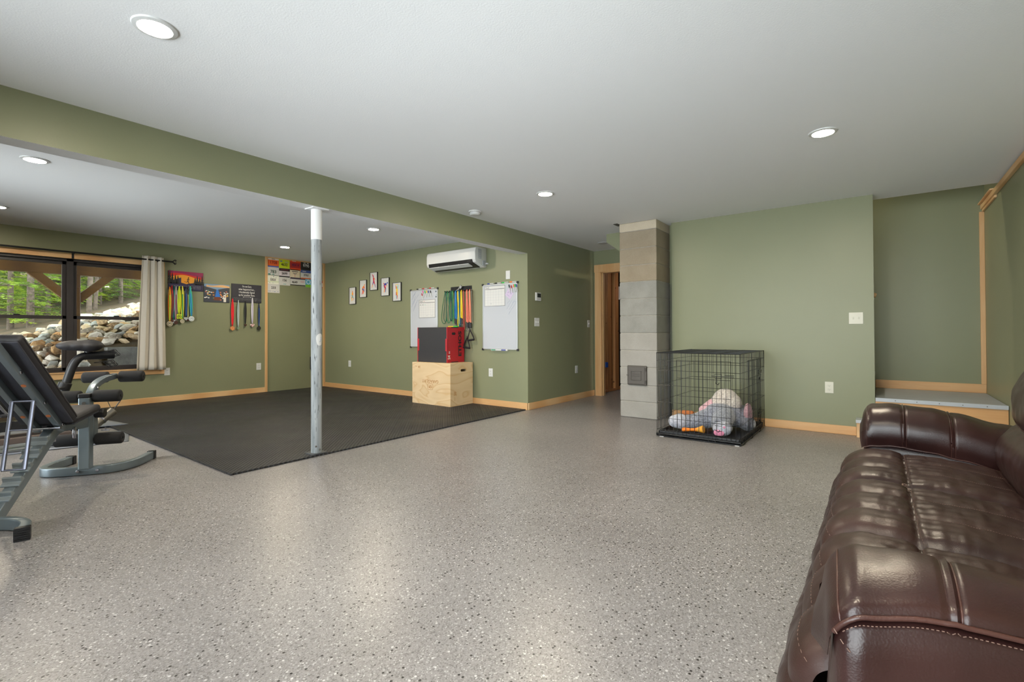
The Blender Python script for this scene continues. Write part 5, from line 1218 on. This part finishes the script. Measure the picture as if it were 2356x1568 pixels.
body = blob('body', limb([((5.30, 1.36, .18), .13), ((5.45, 1.25, .19), .13)]) +
     limb([((5.24, 1.44, .15), .10), ((5.16, 1.52, .125), .082), ((5.13, 1.60, .115), .076)]) +
     limb([((5.30, 1.30, .18), .12), ((5.20, 1.27, .16), .105), ((5.08, 1.26, .125), .09)]) +
     limb([((5.50, 1.22, .17), .12), ((5.46, 1.12, .13), .085), ((5.40, 1.08, .115), .078)]), PG)
blob('head_tuft', [((5.44, 1.30, .335), (.12, .13, .12)), ((5.44, 1.25, .31), (.11, .11, .10)), ((5.40, 1.36, .30), (.09, .09, .09))], PC, vox=.008)
er = blob('ear', limb([((5.36, 1.42, .30), (.045)), ((5.30, 1.48, .22), .06), ((5.27, 1.50, .15), .045)]), PP)
blob('muzzle', [((5.035, 1.235, .105), (.085, .09, .075)), ((5.02, 1.20, .115), (.06, .06, .055))], PW, vox=.007)
b = B(); ball(b, (4.960, 1.25, .070), (.014, .050, .034), 16); ball(b, (4.96, 1.20, .13), (.010, .012, .010), 10); obj('nose_patch', b, PV, pl_, 80)
b = B(); tube(b, [(4.952, 1.29, .10), (4.945, 1.255, .085), (4.95, 1.22, .092)], .0025, 6); obj('mouth_stitch', b, M['ink'], pl_, 80)
blob('paw', [((5.10, 1.67, .12), (.085, .085, .080)), ((5.09, 1.72, .115), (.07, .07, .066))], PW)
blob('leg', limb([((5.52, 1.18, .20), .09), ((5.44, 1.105, .16), .075)]), PG)
blob('foot', [((5.40, 1.075, .22), (.05, .045, .09)), ((5.40, 1.075, .27), (.035, .035, .06))], PP)
toy = thing('chew_toy', (4.99, 1.49, .031), 'orange rubber chew toy lying on the crate tray in front of the plush animal', 'dog toy')
ora = col((236, 130, 34), .45); ory = col((238, 168, 60), .45)
obj('shaft', tube(B(), [(5.00, 1.585, .058), (4.98, 1.53, .066), (4.97, 1.45, .078)], .018, 14, scale=[1.2, .85, 1.0]), ora, toy, 60)
b = B(); cyl(b, (4.97, 1.46, .077), (4.965, 1.395, .088), .020, .038, seg=20, bev=.003); obj('cup', b, ory, toy, 50)
b = B(); ball(b, (5.005, 1.60, .055), (.022, .022, .022), 14); ball(b, (4.985, 1.60, .052), (.016, .016, .016), 12); obj('knob', b, ora, toy, 80)
pk = thing('pet_bed_cushion', (5.62, 1.73, .031), 'flat orange-tan cushion edge standing behind the plush paw at the back of the crate', 'cushion')
b = B(); box(b, (5.50, 1.66, .031), (5.56, 1.79, .17), .02, seg=4); box(b, (5.52, 1.45, .031), (5.58, 1.66, .12), .02, seg=4); obj('cushion', b, col((196, 118, 66), .8), pk, 60)
# ================================================================== LEATHER SOFA
sf = thing('leather_sofa', (2.14, -.38, 0), 'dark brown leather sofa with padded arms and channel stitched seats, worn on the seats', 'sofa')
LE, WO, PI_, TH = M['leather'], M['worn'], M['piping'], M['thread']
def interp(tab, t):
    if t <= tab[0][0]: return tab[0][1]
    for (a, x), (c, y) in zip(tab[:-1], tab[1:]):
        if t <= c: k = (t-a)/(c-a); k = k*k*(3-2*k); return x*(1-k)+y*k
    return tab[-1][1]
def gz(x, s, w): return math.exp(-((x-s)/w)**2)
CROWN = [(-.62, .575), (-.46, .603), (-.30, .638), (-.20, .655), (-.05, .668), (.03, .66), (.075, .650)]
def arm(x_in, x_out, seams, yf, tp, sk):
    """x_in: seat side, x_out: outer side (either order)."""
    s = 1 if x_out > x_in else -1; w = abs(x_out-x_in)
    sec = spline([(0.010, 0, -.190), (-.004, 0, -.13), (.012, 0, -.065), (.075, 0, -.012), (w*.50, 0, 0), (w-.085, 0, -.004), (w-.022, 0, -.020), (w-.004, 0, -.042)], 6)
    n = len(sec)
    yb = -.64
    def f(u, v):
        i = u*(n-1); a = sec[int(min(i, n-1.001))]; c = sec[min(int(i)+1, n-1)]; k = i-int(i); p = a*(1-k)+c*k
        vv = v; y = yb+(yf-yb)*(1-(1-vv)**1.6 if False else vv)
        z = p.z; x = p.x
        # rounded front end
        e = max(0.0, (y-yf+.056)/.056); dd = 1-math.sqrt(max(0, 1-min(1, e)**2.4))
        top = interp(CROWN, y)
        cx = w*.5
        x = cx+(x-cx)*(1-.16*dd); z = z-(.075*dd)*(1 if z > -.1 else .2)
        g = sum(gz(y, q-.006, .0028)+gz(y, q+.006, .0028) for q in seams)*.006 - sum(gz(y, q, .004) for q in seams)*.003
        puff = .006*math.sin(PI*min(1, max(0, (y+.28)/.19)))
        wr = .0040*noise.noise(Vector((x*7, y*9, z*5+w)))+.0006*noise.noise(Vector((x*26, y*20, z*9)))
        nx = (x-cx)/cx; L = math.sqrt(nx*nx+1); off = -g+wr+puff*.4
        lat = 1-.10*max(0, (-y-.15))*1.2
        x = cx+(x-cx)*lat
        x -= tp*min(.25, max(0, .05-y))*max(0, x/w)**2
        y += sk*(.020-.040*u)*max(0, min(1, (y+.06)/(yf+.06)))**1.5
        return (x_in+s*(x+off*nx/L), y, top+z+off/L)
    b = B(); R = grid(b, f, 62, 150)
    # front cap
    ring = [r[-1] for r in R]; ctr = b.verts.new((x_in+s*w*.5, yf+.010, interp(CROWN, yf)-.13))
    mid = [b.verts.new((v.co.x*.5+ctr.co.x*.5, yf+.009, v.co.z*.5+ctr.co.z*.5)) for v in ring]
    for i in range(len(ring)-1):
        b.faces.new((ring[i], ring[i+1], mid[i+1], mid[i])); b.faces.new((mid[i], mid[i+1], ctr))
    bmesh.ops.recalc_face_normals(b, faces=b.faces)
    body_b = B()
    # arm body: bulging outer panel and front panel
    def g_(u, v):
        # u around (outer bottom -> outer top -> inner top -> inner bottom), v along y
        y = -.86+(yf-.014+.86)*v; e = max(0, (y-(yf-.084))/.070); dd = 1-math.sqrt(max(0, 1-min(1, e)**3))
        top = interp(CROWN, y)-.048
        if y < -.62: top = interp(CROWN, -.62)-.05
        pts = [(w-.012, .05), (w+.004, .25), (w+.006, .42), (w+.002, top-.035), (w-.012, top-.004), (w*.5, top+.0), (.02, min(top, .46)), (.012, .3), (.012, .05)]
        i = u*(len(pts)-1); a = pts[int(min(i, len(pts)-1.001))]; c = pts[min(int(i)+1, len(pts)-1)]; k = i-int(i)
        x = a[0]*(1-k)+c[0]*k; z = a[1]*(1-k)+c[1]*k
        wr = .004*noise.noise(Vector((x*6, y*6, z*6)))
        x = w*.5+(x-w*.5)*(1-.12*dd)+wr
        x -= tp*min(.25, max(0, .05-y))*max(0, x/w)**2
        y -= sk*.022*max(0, min(1, (y+.06)/(yf+.06)))**1.5*(x/w)
        return (x_in+s*x, y, z)
    R2 = grid(body_b, g_, 40, 60)
    ring = [r[-1] for r in R2]; ctr = body_b.verts.new((x_in+s*w*.5, yf-.002, .33))
    for i in range(len(ring)-1): body_b.faces.new((ring[i], ring[i+1], ctr))
    body_b.faces.new((ring[-1], ring[0], ctr))
    bmesh.ops.recalc_face_normals(body_b, faces=body_b.faces)
    bo = obj('arm_body', body_b, LE, sf, 70)
    po_ = obj('arm_pad', b, LE, sf, 70)
    def on_pad(u, y): return Vector(f(u, (y-yb)/(yf-yb)))
    pp = B()
    ys = [yb+.02+(yf-.012-yb-.02)*i/60 for i in range(61)]
    tube(pp, [on_pad(1.0, y)+Vector((s*.002, 0, -.002)) for y in ys], .0040, 8)
    tube(pp, [on_pad(0.0, y)+Vector((-s*.002, 0, -.002)) for y in ys], .0040, 8)
    tube(pp, [on_pad(i/40, yf-.024)+Vector((0, 0, .0005)) for i in range(41)], .0017, 6)
    for q in seams:
        for dq in (-.0075, .0075): tube(pp, [on_pad(i/40, q+dq)+Vector((0, 0, .0002)) for i in range(41)], .0018, 6)
    obj('piping', pp, PI_, po_, 60)
    st_ = B()
    def dash(P, every=3, r=.0007):
        for i in range(0, len(P)-1, every): tube(st_, P[i:i+2], r, 4)
    ysd = [yb+.02+(.066-yb-.02)*i/230 for i in range(231)]
    dash([on_pad(1.0, y)+Vector((s*.007, 0, -.012)) for y in ysd], 2)
    # slanting stitched seam on the outer panel
    Q = []
    for i in range(120):
        y = .060-.50*i/119; z = .592-.45*(i/119)**.9
        v_ = (y+.86)/(yf-.014+.86)
        # find the outer panel x at that height
        best = min(((abs(g_(uu/60*.42, v_)[2]-z), g_(uu/60*.42, v_)) for uu in range(61)), key=lambda q: q[0])[1]
        Q.append(Vector((best[0]+s*.0008, y, z)))
    dash(Q, 2, .0008)
    obj('stitching', st_, TH, po_)
    return po_
arm(1.20, .890, (-.085, -.27), .090, .38, 1.0); arm(3.07, 3.41, (-.095, -.275), .078, 0.0, 0.0)
# seats
PROF = spline([(0, .152, .335), (0, .148, .375), (0, .118, .425), (0, .065, .455), (0, .0, .462), (0, -.055, .458), (0, -.085, .448), (0, -.115, .455), (0, -.22, .455), (0, -.34, .442), (0, -.44, .425), (0, -.47, .38)], 10)
acc = [0]
for a, c in zip(PROF[:-1], PROF[1:]): acc.append(acc[-1]+(c-a).length)
XB = [1.10, 1.81, 2.44, 3.07]
def seat(i):
    x0, x1 = XB[i]+.003, XB[i+1]-.003; n = len(PROF)
    def f(u, v):
        t = v*acc[-1]; k = 0
        while k < n-2 and acc[k+1] < t: k += 1
        r = (t-acc[k])/(acc[k+1]-acc[k]); p = PROF[k]*(1-r)+PROF[k+1]*r; d = (PROF[k+1]-PROF[k]).normalized(); nr = Vector((0, -d.z, d.y))
        if nr.z < 0 and p.y < .1: nr = -nr
        nr = Vector((0, d.z, -d.y)) if (Vector((0, d.z, -d.y)).z > 0 or Vector((0, d.z, -d.y)).y > .5) else Vector((0, -d.z, d.y))
        y = p.y; front = 1/(1+math.exp(-(y+.085)/.012)); x = x0+(x1-x0)*u
        ch = (u*3) % 1.0 if u < 1 else 1.0
        pf = 1-abs(2*ch-1)**2.6
        off = (.0145*pf-.005)*front+(.005*pf)*(1-front)*(1 if y > -.40 else .2)
        off -= .034*abs(2*u-1)**14
        off -= .009*gz(y, -.085, .007)-.004*gz(y, -.085, .0030)
        wr = noise.noise(Vector((x*7+i, y*26, 1.3)))*.0040+noise.noise(Vector((x*22, y*60, 3.1)))*.0016
        # puckers fanning out from the cross seam
        pk_ = math.exp(-abs(y+.085)/.07)*.0035*math.sin(x*120+3*noise.noise(Vector((x*8, 0, i))))
        edge = max(0, abs(2*u-1)-.9)/.1
        q = Vector((x, y, p.z))+nr*(off+wr+pk_*.6)
        q.x += (.5-u)*.010*edge
        # front corner of the far cushion rounds away under the arm
        return q
    b = B(); R = grid(b, f, 84, 120)
    bmesh.ops.recalc_face_normals(b, faces=b.faces)
    zsum = sum(fc.normal.z for fc in b.faces)
    if zsum < 0: bmesh.ops.reverse_faces(b, faces=b.faces)
    o = obj('seat_cushion', b, WO, sf, 80)
    s_ = B()
    for u in (1/3, 2/3):
        for j in range(4, 224, 2):
            A = Vector(f(u, j/238)); C = Vector(f(u, (j+1)/238)); tube(s_, [A+Vector((0, 0, .0012)), C+Vector((0, 0, .0008))], .0007, 4)
    vj = None
    for j in range(200):
        if f(.5, j/199)[1] < -.085: vj = j/199; break
    for dv in (-.008, .008):
        P = [Vector(f(k/170, vj+dv))+Vector((0, 0, .0006)) for k in range(4, 167)]
        for j in range(0, len(P)-1, 2): tube(s_, P[j:j+2], .0007, 4)
    for j in range(2, 88, 2): A = Vector(f(j/90, .10)); C = Vector(f((j+1)/90, .10)); tube(s_, [A+Vector((0, .0012, .0)), C+Vector((0, .0008, 0))], .0007, 4)
    obj('stitching', s_, TH, o)
    if i == 1:
        b = B(); rr = random.Random(5)
        for k in range(14):
            c = Vector((2.42-.11*rr.random(), -.085+.03*rr.random(), .4535)); tube(b, [c, c+Vector((rr.uniform(-.02, .02), rr.uniform(-.012, .012), .001)), c+Vector((rr.uniform(-.02, .02), rr.uniform(-.015, .015), 0))], .0008, 4)
        w_ = obj('worn_patch', b, col((140, 118, 104), .8), o); w_['label'] = 'frayed pale scuff on the seam'
    # footrest panel
    FP = spline([(0, .118, .350), (0, .168, .330), (0, .196, .26), (0, .204, .19), (0, .192, .12), (0, .155, .07), (0, .10, .060)], 8); m = len(FP)
    def h(u, v):
        k = v*(m-1); a = FP[int(min(k, m-1.001))]; c = FP[min(int(k)+1, m-1)]; r = k-int(k); p = a*(1-r)+c*r
        e = abs(2*u-1)**10; x = x0+(x1-x0)*u
        wr = .006*noise.noise(Vector((x*9, p.z*16, i*3.0)))+.003*noise.noise(Vector((x*26, p.z*30, 2)))
        fold = .010*gz(p.z, .255+.02*math.sin(x*8), .018)*(.4+.6*abs(2*u-1)**2)
        return (x, p.y-.035*e+wr-fold, p.z)
    b = B(); grid(b, h, 60, 50); bmesh.ops.recalc_face_normals(b, faces=b.faces); obj('footrest_panel', b, LE, sf, 80)
    # back cushion
    BP = spline([(0, -.50, .36), (0, -.425, .42), (0, -.398, .50), (0, -.405, .58), (0, -.452, .645), (0, -.445, .70), (0, -.452, .80), (0, -.50, .90), (0, -.58, .965), (0, -.68, .985), (0, -.79, .95), (0, -.83, .80), (0, -.83, .40)], 8); mm = len(BP)
    def bk(u, v):
        k = v*(mm-1); a = BP[int(min(k, mm-1.001))]; c = BP[min(int(k)+1, mm-1)]; r = k-int(k); p = a*(1-r)+c*r
        e = abs(2*u-1)**6; x = x0+(x1-x0)*u
        wr = .007*noise.noise(Vector((x*7, p.z*9, i+7.0)))+.003*noise.noise(Vector((x*20, p.z*24, 4)))
        g = .012*gz(p.z, .648, .010) if p.y > -.6 else 0
        cy_, cz_ = -.64, .62
        return (x+(.5-u)*.02*e, cy_+(p.y-cy_)*(1-.22*e)+wr-g, p.z-.03*e*(1 if p.z > .8 else 0)-(.0))
    b = B(); grid(b, bk, 56, 110); bmesh.ops.recalc_face_normals(b, faces=b.faces)
    bc = obj('back_cushion', b, LE, sf, 80)
    kv = [j for j in range(110) if abs(bk(.5, j/109)[2]-.648) < .012 and bk(.5, j/109)[1] > -.6]
    if kv: obj('piping', tube(B(), [Vector(bk(j/50, kv[len(kv)//2]/109))+Vector((0, .003, 0)) for j in range(1, 50)], .0032, 6), PI_, bc, 60)
for i in range(3): seat(i)
b = B(); box(b, (1.16, -.86, .06), (3.09, .06, .33), .02); obj('base_frame', b, LE, sf)
b = B(); box(b, (1.0, -.885, .06), (3.28, -.80, .93), .04, seg=4); obj('back_frame', b, LE, sf, 50)
for x in (1.0, 3.28):
    for y in (-.0, -.80): obj('foot', cyl(B(), (x, y, 0), (x, y, .062), .028, .034, seg=18), M['black'], sf, 40)
# ================================================================== OUTSIDE THE GYM WINDOW
def gh(x, y):
    """height of the ground outside"""
    if x > 2.48 and y < 11.3: return -.05
    k = max(0.0, min(1.0, (y-9.3)/4.0)); k = k*(1.5-.5*k)
    crest = max(.55, min(2.2, .90+.27*(x-1.45)))
    return -.05+(crest+.05)*k+max(0.0, y-13.3)*.055+.05*noise.noise(Vector((x*.5, y*.5, 0)))*k
b = B()
def gf(u, v):
    x = -14+40*u; y = 8.96+46*v**1.6; z = gh(x, y)+(0 if y < 20 else (y-20)*.11)
    return (x, y, z)
grid(b, gf, 160, 120); g_ = obj('forest_floor', b, M['dirt'], None, 80); g_['kind'] = 'structure'
# deck carried above the window
dk = thing('deck', (2.2, 11.0, 0), 'stained timber deck beam, post and diagonal braces outside the gym window', 'deck')
obj('beam', box(B(), (-4.5, 11.93, 2.165), (9.0, 12.07, 2.40), .008), M['deck'], dk)
obj('post', box(B(), (2.12, 11.93, .1), (2.285, 12.07, 2.165), .008), M['deck'], dk)
for s in (-1, 1):
    c = 2.2025+s*.0825; b = B()
    q_ = [(c, 1.64), (c, 1.83), (c+s*.33, 2.165), (c+s*.52, 2.165)] if s > 0 else [(c, 1.64), (c, 1.83), (c-.36, 2.165), (c-.56, 2.165)]
    prism(b, q_, 11.95, 12.05, 'y', bev=.004); obj('brace', b, M['deck'], dk)
b = B()
for i in range(16): box(b, (-4.4+.83*i, 8.97, 2.40), (-4.36+.83*i, 12.4, 2.58))
obj('joists', b, M['deck'], dk)['kind'] = 'stuff'
b = B()
for i in range(24): box(b, (-4.5, 8.97+.145*i, 2.58), (9.0, 9.105+.145*i, 2.61))
obj('decking', b, M['deck'], dk)
for x in (-2.6, 7.0): obj('post', box(B(), (x-.08, 11.93, -.05), (x+.08, 12.07, 2.165), .008), M['deck'], dk)
# concrete retaining wall
b = B(); box(b, (2.52, 11.20, -.2), (5.6, 11.42, .815), .006); tag(obj('retaining_wall', b, M['concrete']), 'low grey concrete retaining wall outside the right half of the window', 'retaining wall')
# boulders
def rock_mat(name, a, c, d):
    q = N(name); v = q.coord(); t = q.n('ShaderNodeTexNoise', Scale=7.0, Detail=8.0); q.l(v, t.inputs['Vector'])
    oi = q.n('ShaderNodeObjectInfo'); mm_ = q.n('ShaderNodeMath', operation='MULTIPLY_ADD'); mm_.inputs[1].default_value = .45; q.l(t.outputs[0], mm_.inputs[0]); m2_ = q.n('ShaderNodeMath', operation='MULTIPLY'); m2_.inputs[1].default_value = .45; q.l(oi.outputs['Random'], m2_.inputs[0]); q.l(m2_.outputs[0], mm_.inputs[2])
    q.set(color=q.ramp(mm_.outputs[0], [(.24, lin(d)), (.36, lin(c)), (.56, lin(a))]), rough=.9); q.bump(t.outputs[0], .6, .03); return q.m
RM = [rock_mat('granite_pale', (212, 204, 190), (180, 170, 154), (118, 108, 94)), rock_mat('granite_tan', (202, 182, 150), (172, 144, 108), (112, 90, 66)), rock_mat('granite_rust', (190, 156, 112), (158, 114, 68), (100, 72, 48)), rock_mat('granite_grey', (166, 168, 164), (132, 134, 130), (80, 84, 82))]
rocks = []
for k in range(12):
    r_ = random.Random(100+k); b = B()
    for _ in range(15):
        d = Vector((r_.gauss(0, 1), r_.gauss(0, 1), r_.gauss(0, .8))).normalized(); b.verts.new((d.x*.5, d.y*.5, d.z*.38))
    h_ = bmesh.ops.convex_hull(b, input=b.verts[:])
    bmesh.ops.delete(b, geom=[e for e in h_['geom_interior'] if isinstance(e, bmesh.types.BMVert)], context='VERTS')
    bmesh.ops.bevel(b, geom=b.edges[:], offset=.07, segments=2, affect='EDGES', profile=.6, clamp_overlap=True)
    for v in b.verts: v.co *= 1+.06*noise.noise(v.co*5+Vector((k*3.1, 5, 0)))
    me = bpy.data.meshes.new('boulder'); 
    for f_ in b.faces: f_.smooth = True
    b.to_mesh(me); b.free(); me.materials.append(RM[(0, 1, 0, 2, 3, 1, 0, 2, 0, 1, 3, 0)[k]]); rocks.append(me)
rr = random.Random(21); spots = []
def vis(x, y):   # the part of the slope that the window shows
    return True
y = 9.75
while y < 16.2 and len(spots) < 297:
    sz = .150+.020*(y-10)
    xa = (.05+.100*y) if y < 13.3 else (.05+.100*y)+(y-13.3)*1.1; xb = .29*y+.10
    x = xa+rr.uniform(0, sz*.5)
    while x < xb and len(spots) < 297:
        if not (x > 2.2 and y < 11.62): spots.append((x, y+rr.uniform(-.08, .08), sz*rr.uniform(.75, 1.35)))
        x += sz*rr.uniform(.95, 1.25)
    y += sz*.80
for i, (x, y, s) in enumerate(spots):
    ri = rr.randrange(12); o = bpy.data.objects.new('boulder', rocks[ri]); COL.objects.link(o)
    o.location = (x, y, gh(x, y)+s*.18); o.scale = (s*rr.uniform(1.0, 1.45), s*rr.uniform(.9, 1.3), s*rr.uniform(.9, 1.35)); o.rotation_euler = (rr.uniform(-.5, .5), rr.uniform(-.5, .5), rr.uniform(0, 6.28))
    hue = ('pale grey', 'tan', 'pale grey', 'rust brown', 'slate grey', 'tan', 'pale grey', 'rust brown', 'pale grey', 'tan', 'slate grey', 'pale grey')[ri]
    row = 'low' if y < 11.2 else 'halfway up' if y < 12.8 else 'at the top of'
    row = {'low': 'at the foot of', 'halfway up': 'halfway up'}.get(row, row); side = 'left' if x < .185*y else 'right'
    tag(o, '%s boulder %s the bank outside the %s window half' % (hue, row, side), 'boulder', '%s boulders %s the bank, %s window half' % (hue, row, side))
# trees
def leafm(name, a, c):
    q = N(name); oi = q.n('ShaderNodeTexNoise', Scale=1.1, Detail=3.0); v = q.coord(); q.l(v, oi.inputs['Vector'])
    q.set(color=q.ramp(oi.outputs[0], [(.35, lin(c)), (.62, lin(a))]), rough=.6)
    tl = q.n('ShaderNodeBsdfTranslucent'); tl.inputs[0].default_value = lin(a); mx = q.n('ShaderNodeMixShader'); mx.inputs[0].default_value = .35
    q.l(q.b.outputs[0], mx.inputs[1]); q.l(tl.outputs[0], mx.inputs[2]); q.l(mx.outputs[0], q.out.inputs['Surface']); return q.m
LM = [leafm('needles_dark', (110, 142, 64), (62, 90, 42)), leafm('needles_bright', (190, 208, 80), (128, 158, 60)), leafm('needles_mid', (144, 174, 70), (86, 118, 52))]
def foliage_mesh(kind, nb=90, seed=0):
    r = random.Random(seed); bm = B()
    for i in range(nb):
        t = i/nb; z = .8+6.2*t; ang = r.uniform(0, 6.28); L = (1.9*(1-t)+.35)*r.uniform(.7, 1.15); dz = -L*.12
        for k in range(26):
            s = (k+1)/26*L; cx, cy, cz = s*math.cos(ang), s*math.sin(ang), z+dz*(s/L)+.05*r.uniform(-1, 1)
            for _ in range(4):
                a2 = ang+r.uniform(-1.3, 1.3); l2 = r.uniform(.08, .18); wd = r.uniform(.012, .026)
                d = Vector((math.cos(a2), math.sin(a2), r.uniform(-.35, .2)))*l2; sd_v = Vector((-math.sin(a2), math.cos(a2), r.uniform(-.5, .5)))*wd
                p = Vector((cx, cy, cz)); vs = [bm.verts.new(q_) for q_ in (p-sd_v*.4, p+d*.5-sd_v, p+d, p+d*.5+sd_v)]; bm.faces.new(vs)
    me = bpy.data.meshes.new('foliage'); bm.to_mesh(me); bm.free(); me.materials.append(LM[kind]); return me
FO = [foliage_mesh(0, seed=1), foliage_mesh(1, seed=2), foliage_mesh(2, seed=3)]
b = B(); cyl(b, (0, 0, -.3), (0, 0, 7.0), .13, .05, seg=12)
for k in range(14): a = k*2.4; cyl(b, (0, 0, .8+.4*k), (1.0*math.cos(a), 1.0*math.sin(a), .75+.4*k), .022, .006, seg=5)
tm = bpy.data.meshes.new('trunk'); b.to_mesh(tm); b.free(); tm.materials.append(M['bark'])
def tree(x, y, z, s, kind, label, rz=0):
    t = thing('evergreen_tree', (x, y, z), label, 'tree', 'evergreens on the wooded bank', rz=rz); t.scale = (s, s, s)
    for nm, me in (('trunk', tm), ('foliage', FO[kind])):
        o = bpy.data.objects.new(nm, me); COL.objects.link(o); o.parent = t
LB = ['evergreen tree with dark foliage on the wooded bank beyond the boulders', 'evergreen tree with bright yellow-green foliage beyond the boulders', 'evergreen tree with mid green foliage beyond the boulders']
rt = random.Random(8)
TS = [(1.3, 20.5, 1), (2.1, 21.5, 0), (2.9, 20.0, 1), (3.6, 22, 2), (4.3, 21, 1), (5.0, 22.5, 0), (5.7, 24, 2), (6.6, 23, 1), (7.6, 25, 0), (1.8, 25, 2), (3.1, 26, 0), (4.6, 27, 2), (6.2, 28, 0), (7.6, 29, 2), (9.2, 28, 0), (.4, 23, 2), (-.8, 22, 0), (8.8, 24, 1), (2.4, 31, 0), (5, 33, 0), (7.5, 34, 0), (10, 34, 2), (.5, 32, 0), (-1, 27, 0), (11.5, 30, 0), (3.6, 37, 0), (6.6, 38, 0), (9.6, 39, 0), (12.5, 38, 0), (1.2, 40, 0)]
for x, y, k in ((1.9, 16.6, 1), (2.4, 17.8, 0), (2.9, 18.8, 1), (1.7, 18.4, 2), (2.15, 15.9, 2), (4.2, 19.6, 1), (4.9, 20.3, 2), (3.9, 21.2, 0), (4.5, 18.6, 0)):
    tree(x, y, gh(x, y)-.25, rt.uniform(.50, .68), k, LB[k], rt.uniform(0, 6.28))
for x, y, k in TS:
    z = gh(x, y)+(0 if y < 20 else (y-20)*.11)
    tree(x, y, z-.75+rt.uniform(-.3, .2), rt.uniform(.9, 1.35), k, LB[k], rt.uniform(0, 6.28))
for x, y, h_, r_, lb in ((3.46, 17.2, 7, .062, 'thick grey bare trunk outside the right window half, left of its thinner neighbour'), (3.72, 17.8, 7, .050, 'slimmer grey bare trunk right of the thicker one outside the right window half'), (3.35, 22, 8, .09, 'bare trunk standing in the shade behind the left window half')):
    b = B(); z = gh(x, y)-.2
    tube(b, spline([(x, y, z), (x+.05, y, z+h_*.3), (x-.03, y, z+h_*.6), (x+.08, y, z+h_)], 5), r_, 14)
    o = obj('tree_trunk', b, M['bark'], None, 60); tag(o, lb, 'tree trunk')

# tall broadleaf canopy, mostly out of view, added to shade the bank
def canopy_mesh(seed):
    r = random.Random(seed); bm = B()
    cs = [(r.uniform(-2.2, 2.2), r.uniform(-2.2, 2.2), r.uniform(6.5, 10.5), r.uniform(1.0, 1.8)) for _ in range(13)]
    for (cx, cy, cz, cr_) in cs:
        for _ in range(170):
            d = Vector((r.gauss(0, 1), r.gauss(0, 1), r.gauss(0, 1))).normalized()*cr_*r.uniform(.6, 1); p = Vector((cx, cy, cz))+d
            n_ = Vector((r.gauss(0, 1), r.gauss(0, 1), r.gauss(0, 1)+1)).normalized(); a = n_.orthogonal().normalized(); c = n_.cross(a); l = r.uniform(.16, .30)
            bm.faces.new([bm.verts.new(q_) for q_ in (p-a*l, p-c*l*.6, p+a*l, p+c*l*.6)])
    me = bpy.data.meshes.new('foliage'); bm.to_mesh(me); bm.free(); me.materials.append(LM[2]); return me
CM = [canopy_mesh(5), canopy_mesh(9)]
b = B(); cyl(b, (0, 0, -.3), (0, 0, 8.5), .18, .08, seg=12)
for k in range(9): a = k*2.4; cyl(b, (0, 0, 5.6+.3*k), (1.7*math.cos(a), 1.7*math.sin(a), 7.2+.3*k), .05, .02, seg=6)
bm_ = bpy.data.meshes.new('trunk'); b.to_mesh(bm_); b.free(); bm_.materials.append(M['bark'])
for i, (x, y) in enumerate(((-2.5, 12.5), (-3.5, 17), (-6, 14.5), (-.6, 14.6), (-1.5, 19.5), (7.5, 13.2), (9.5, 16.5), (7.9, 18.6), (12, 14), (-5, 21), (11, 21), (5.4, 24.5), (2.0, 29))):
    t = thing('added_shade_tree', (x, y, gh(x, y)-.1), 'tall broadleaf tree added so its high crown shades the boulder bank', 'tree', 'tall trees added to shade the boulder bank', rz=i*1.3); t.scale = (1.25, 1.25, 1.0)
    for nm, me in (('trunk', bm_), ('foliage', CM[i % 2])):
        o = bpy.data.objects.new(nm, me); COL.objects.link(o); o.parent = t
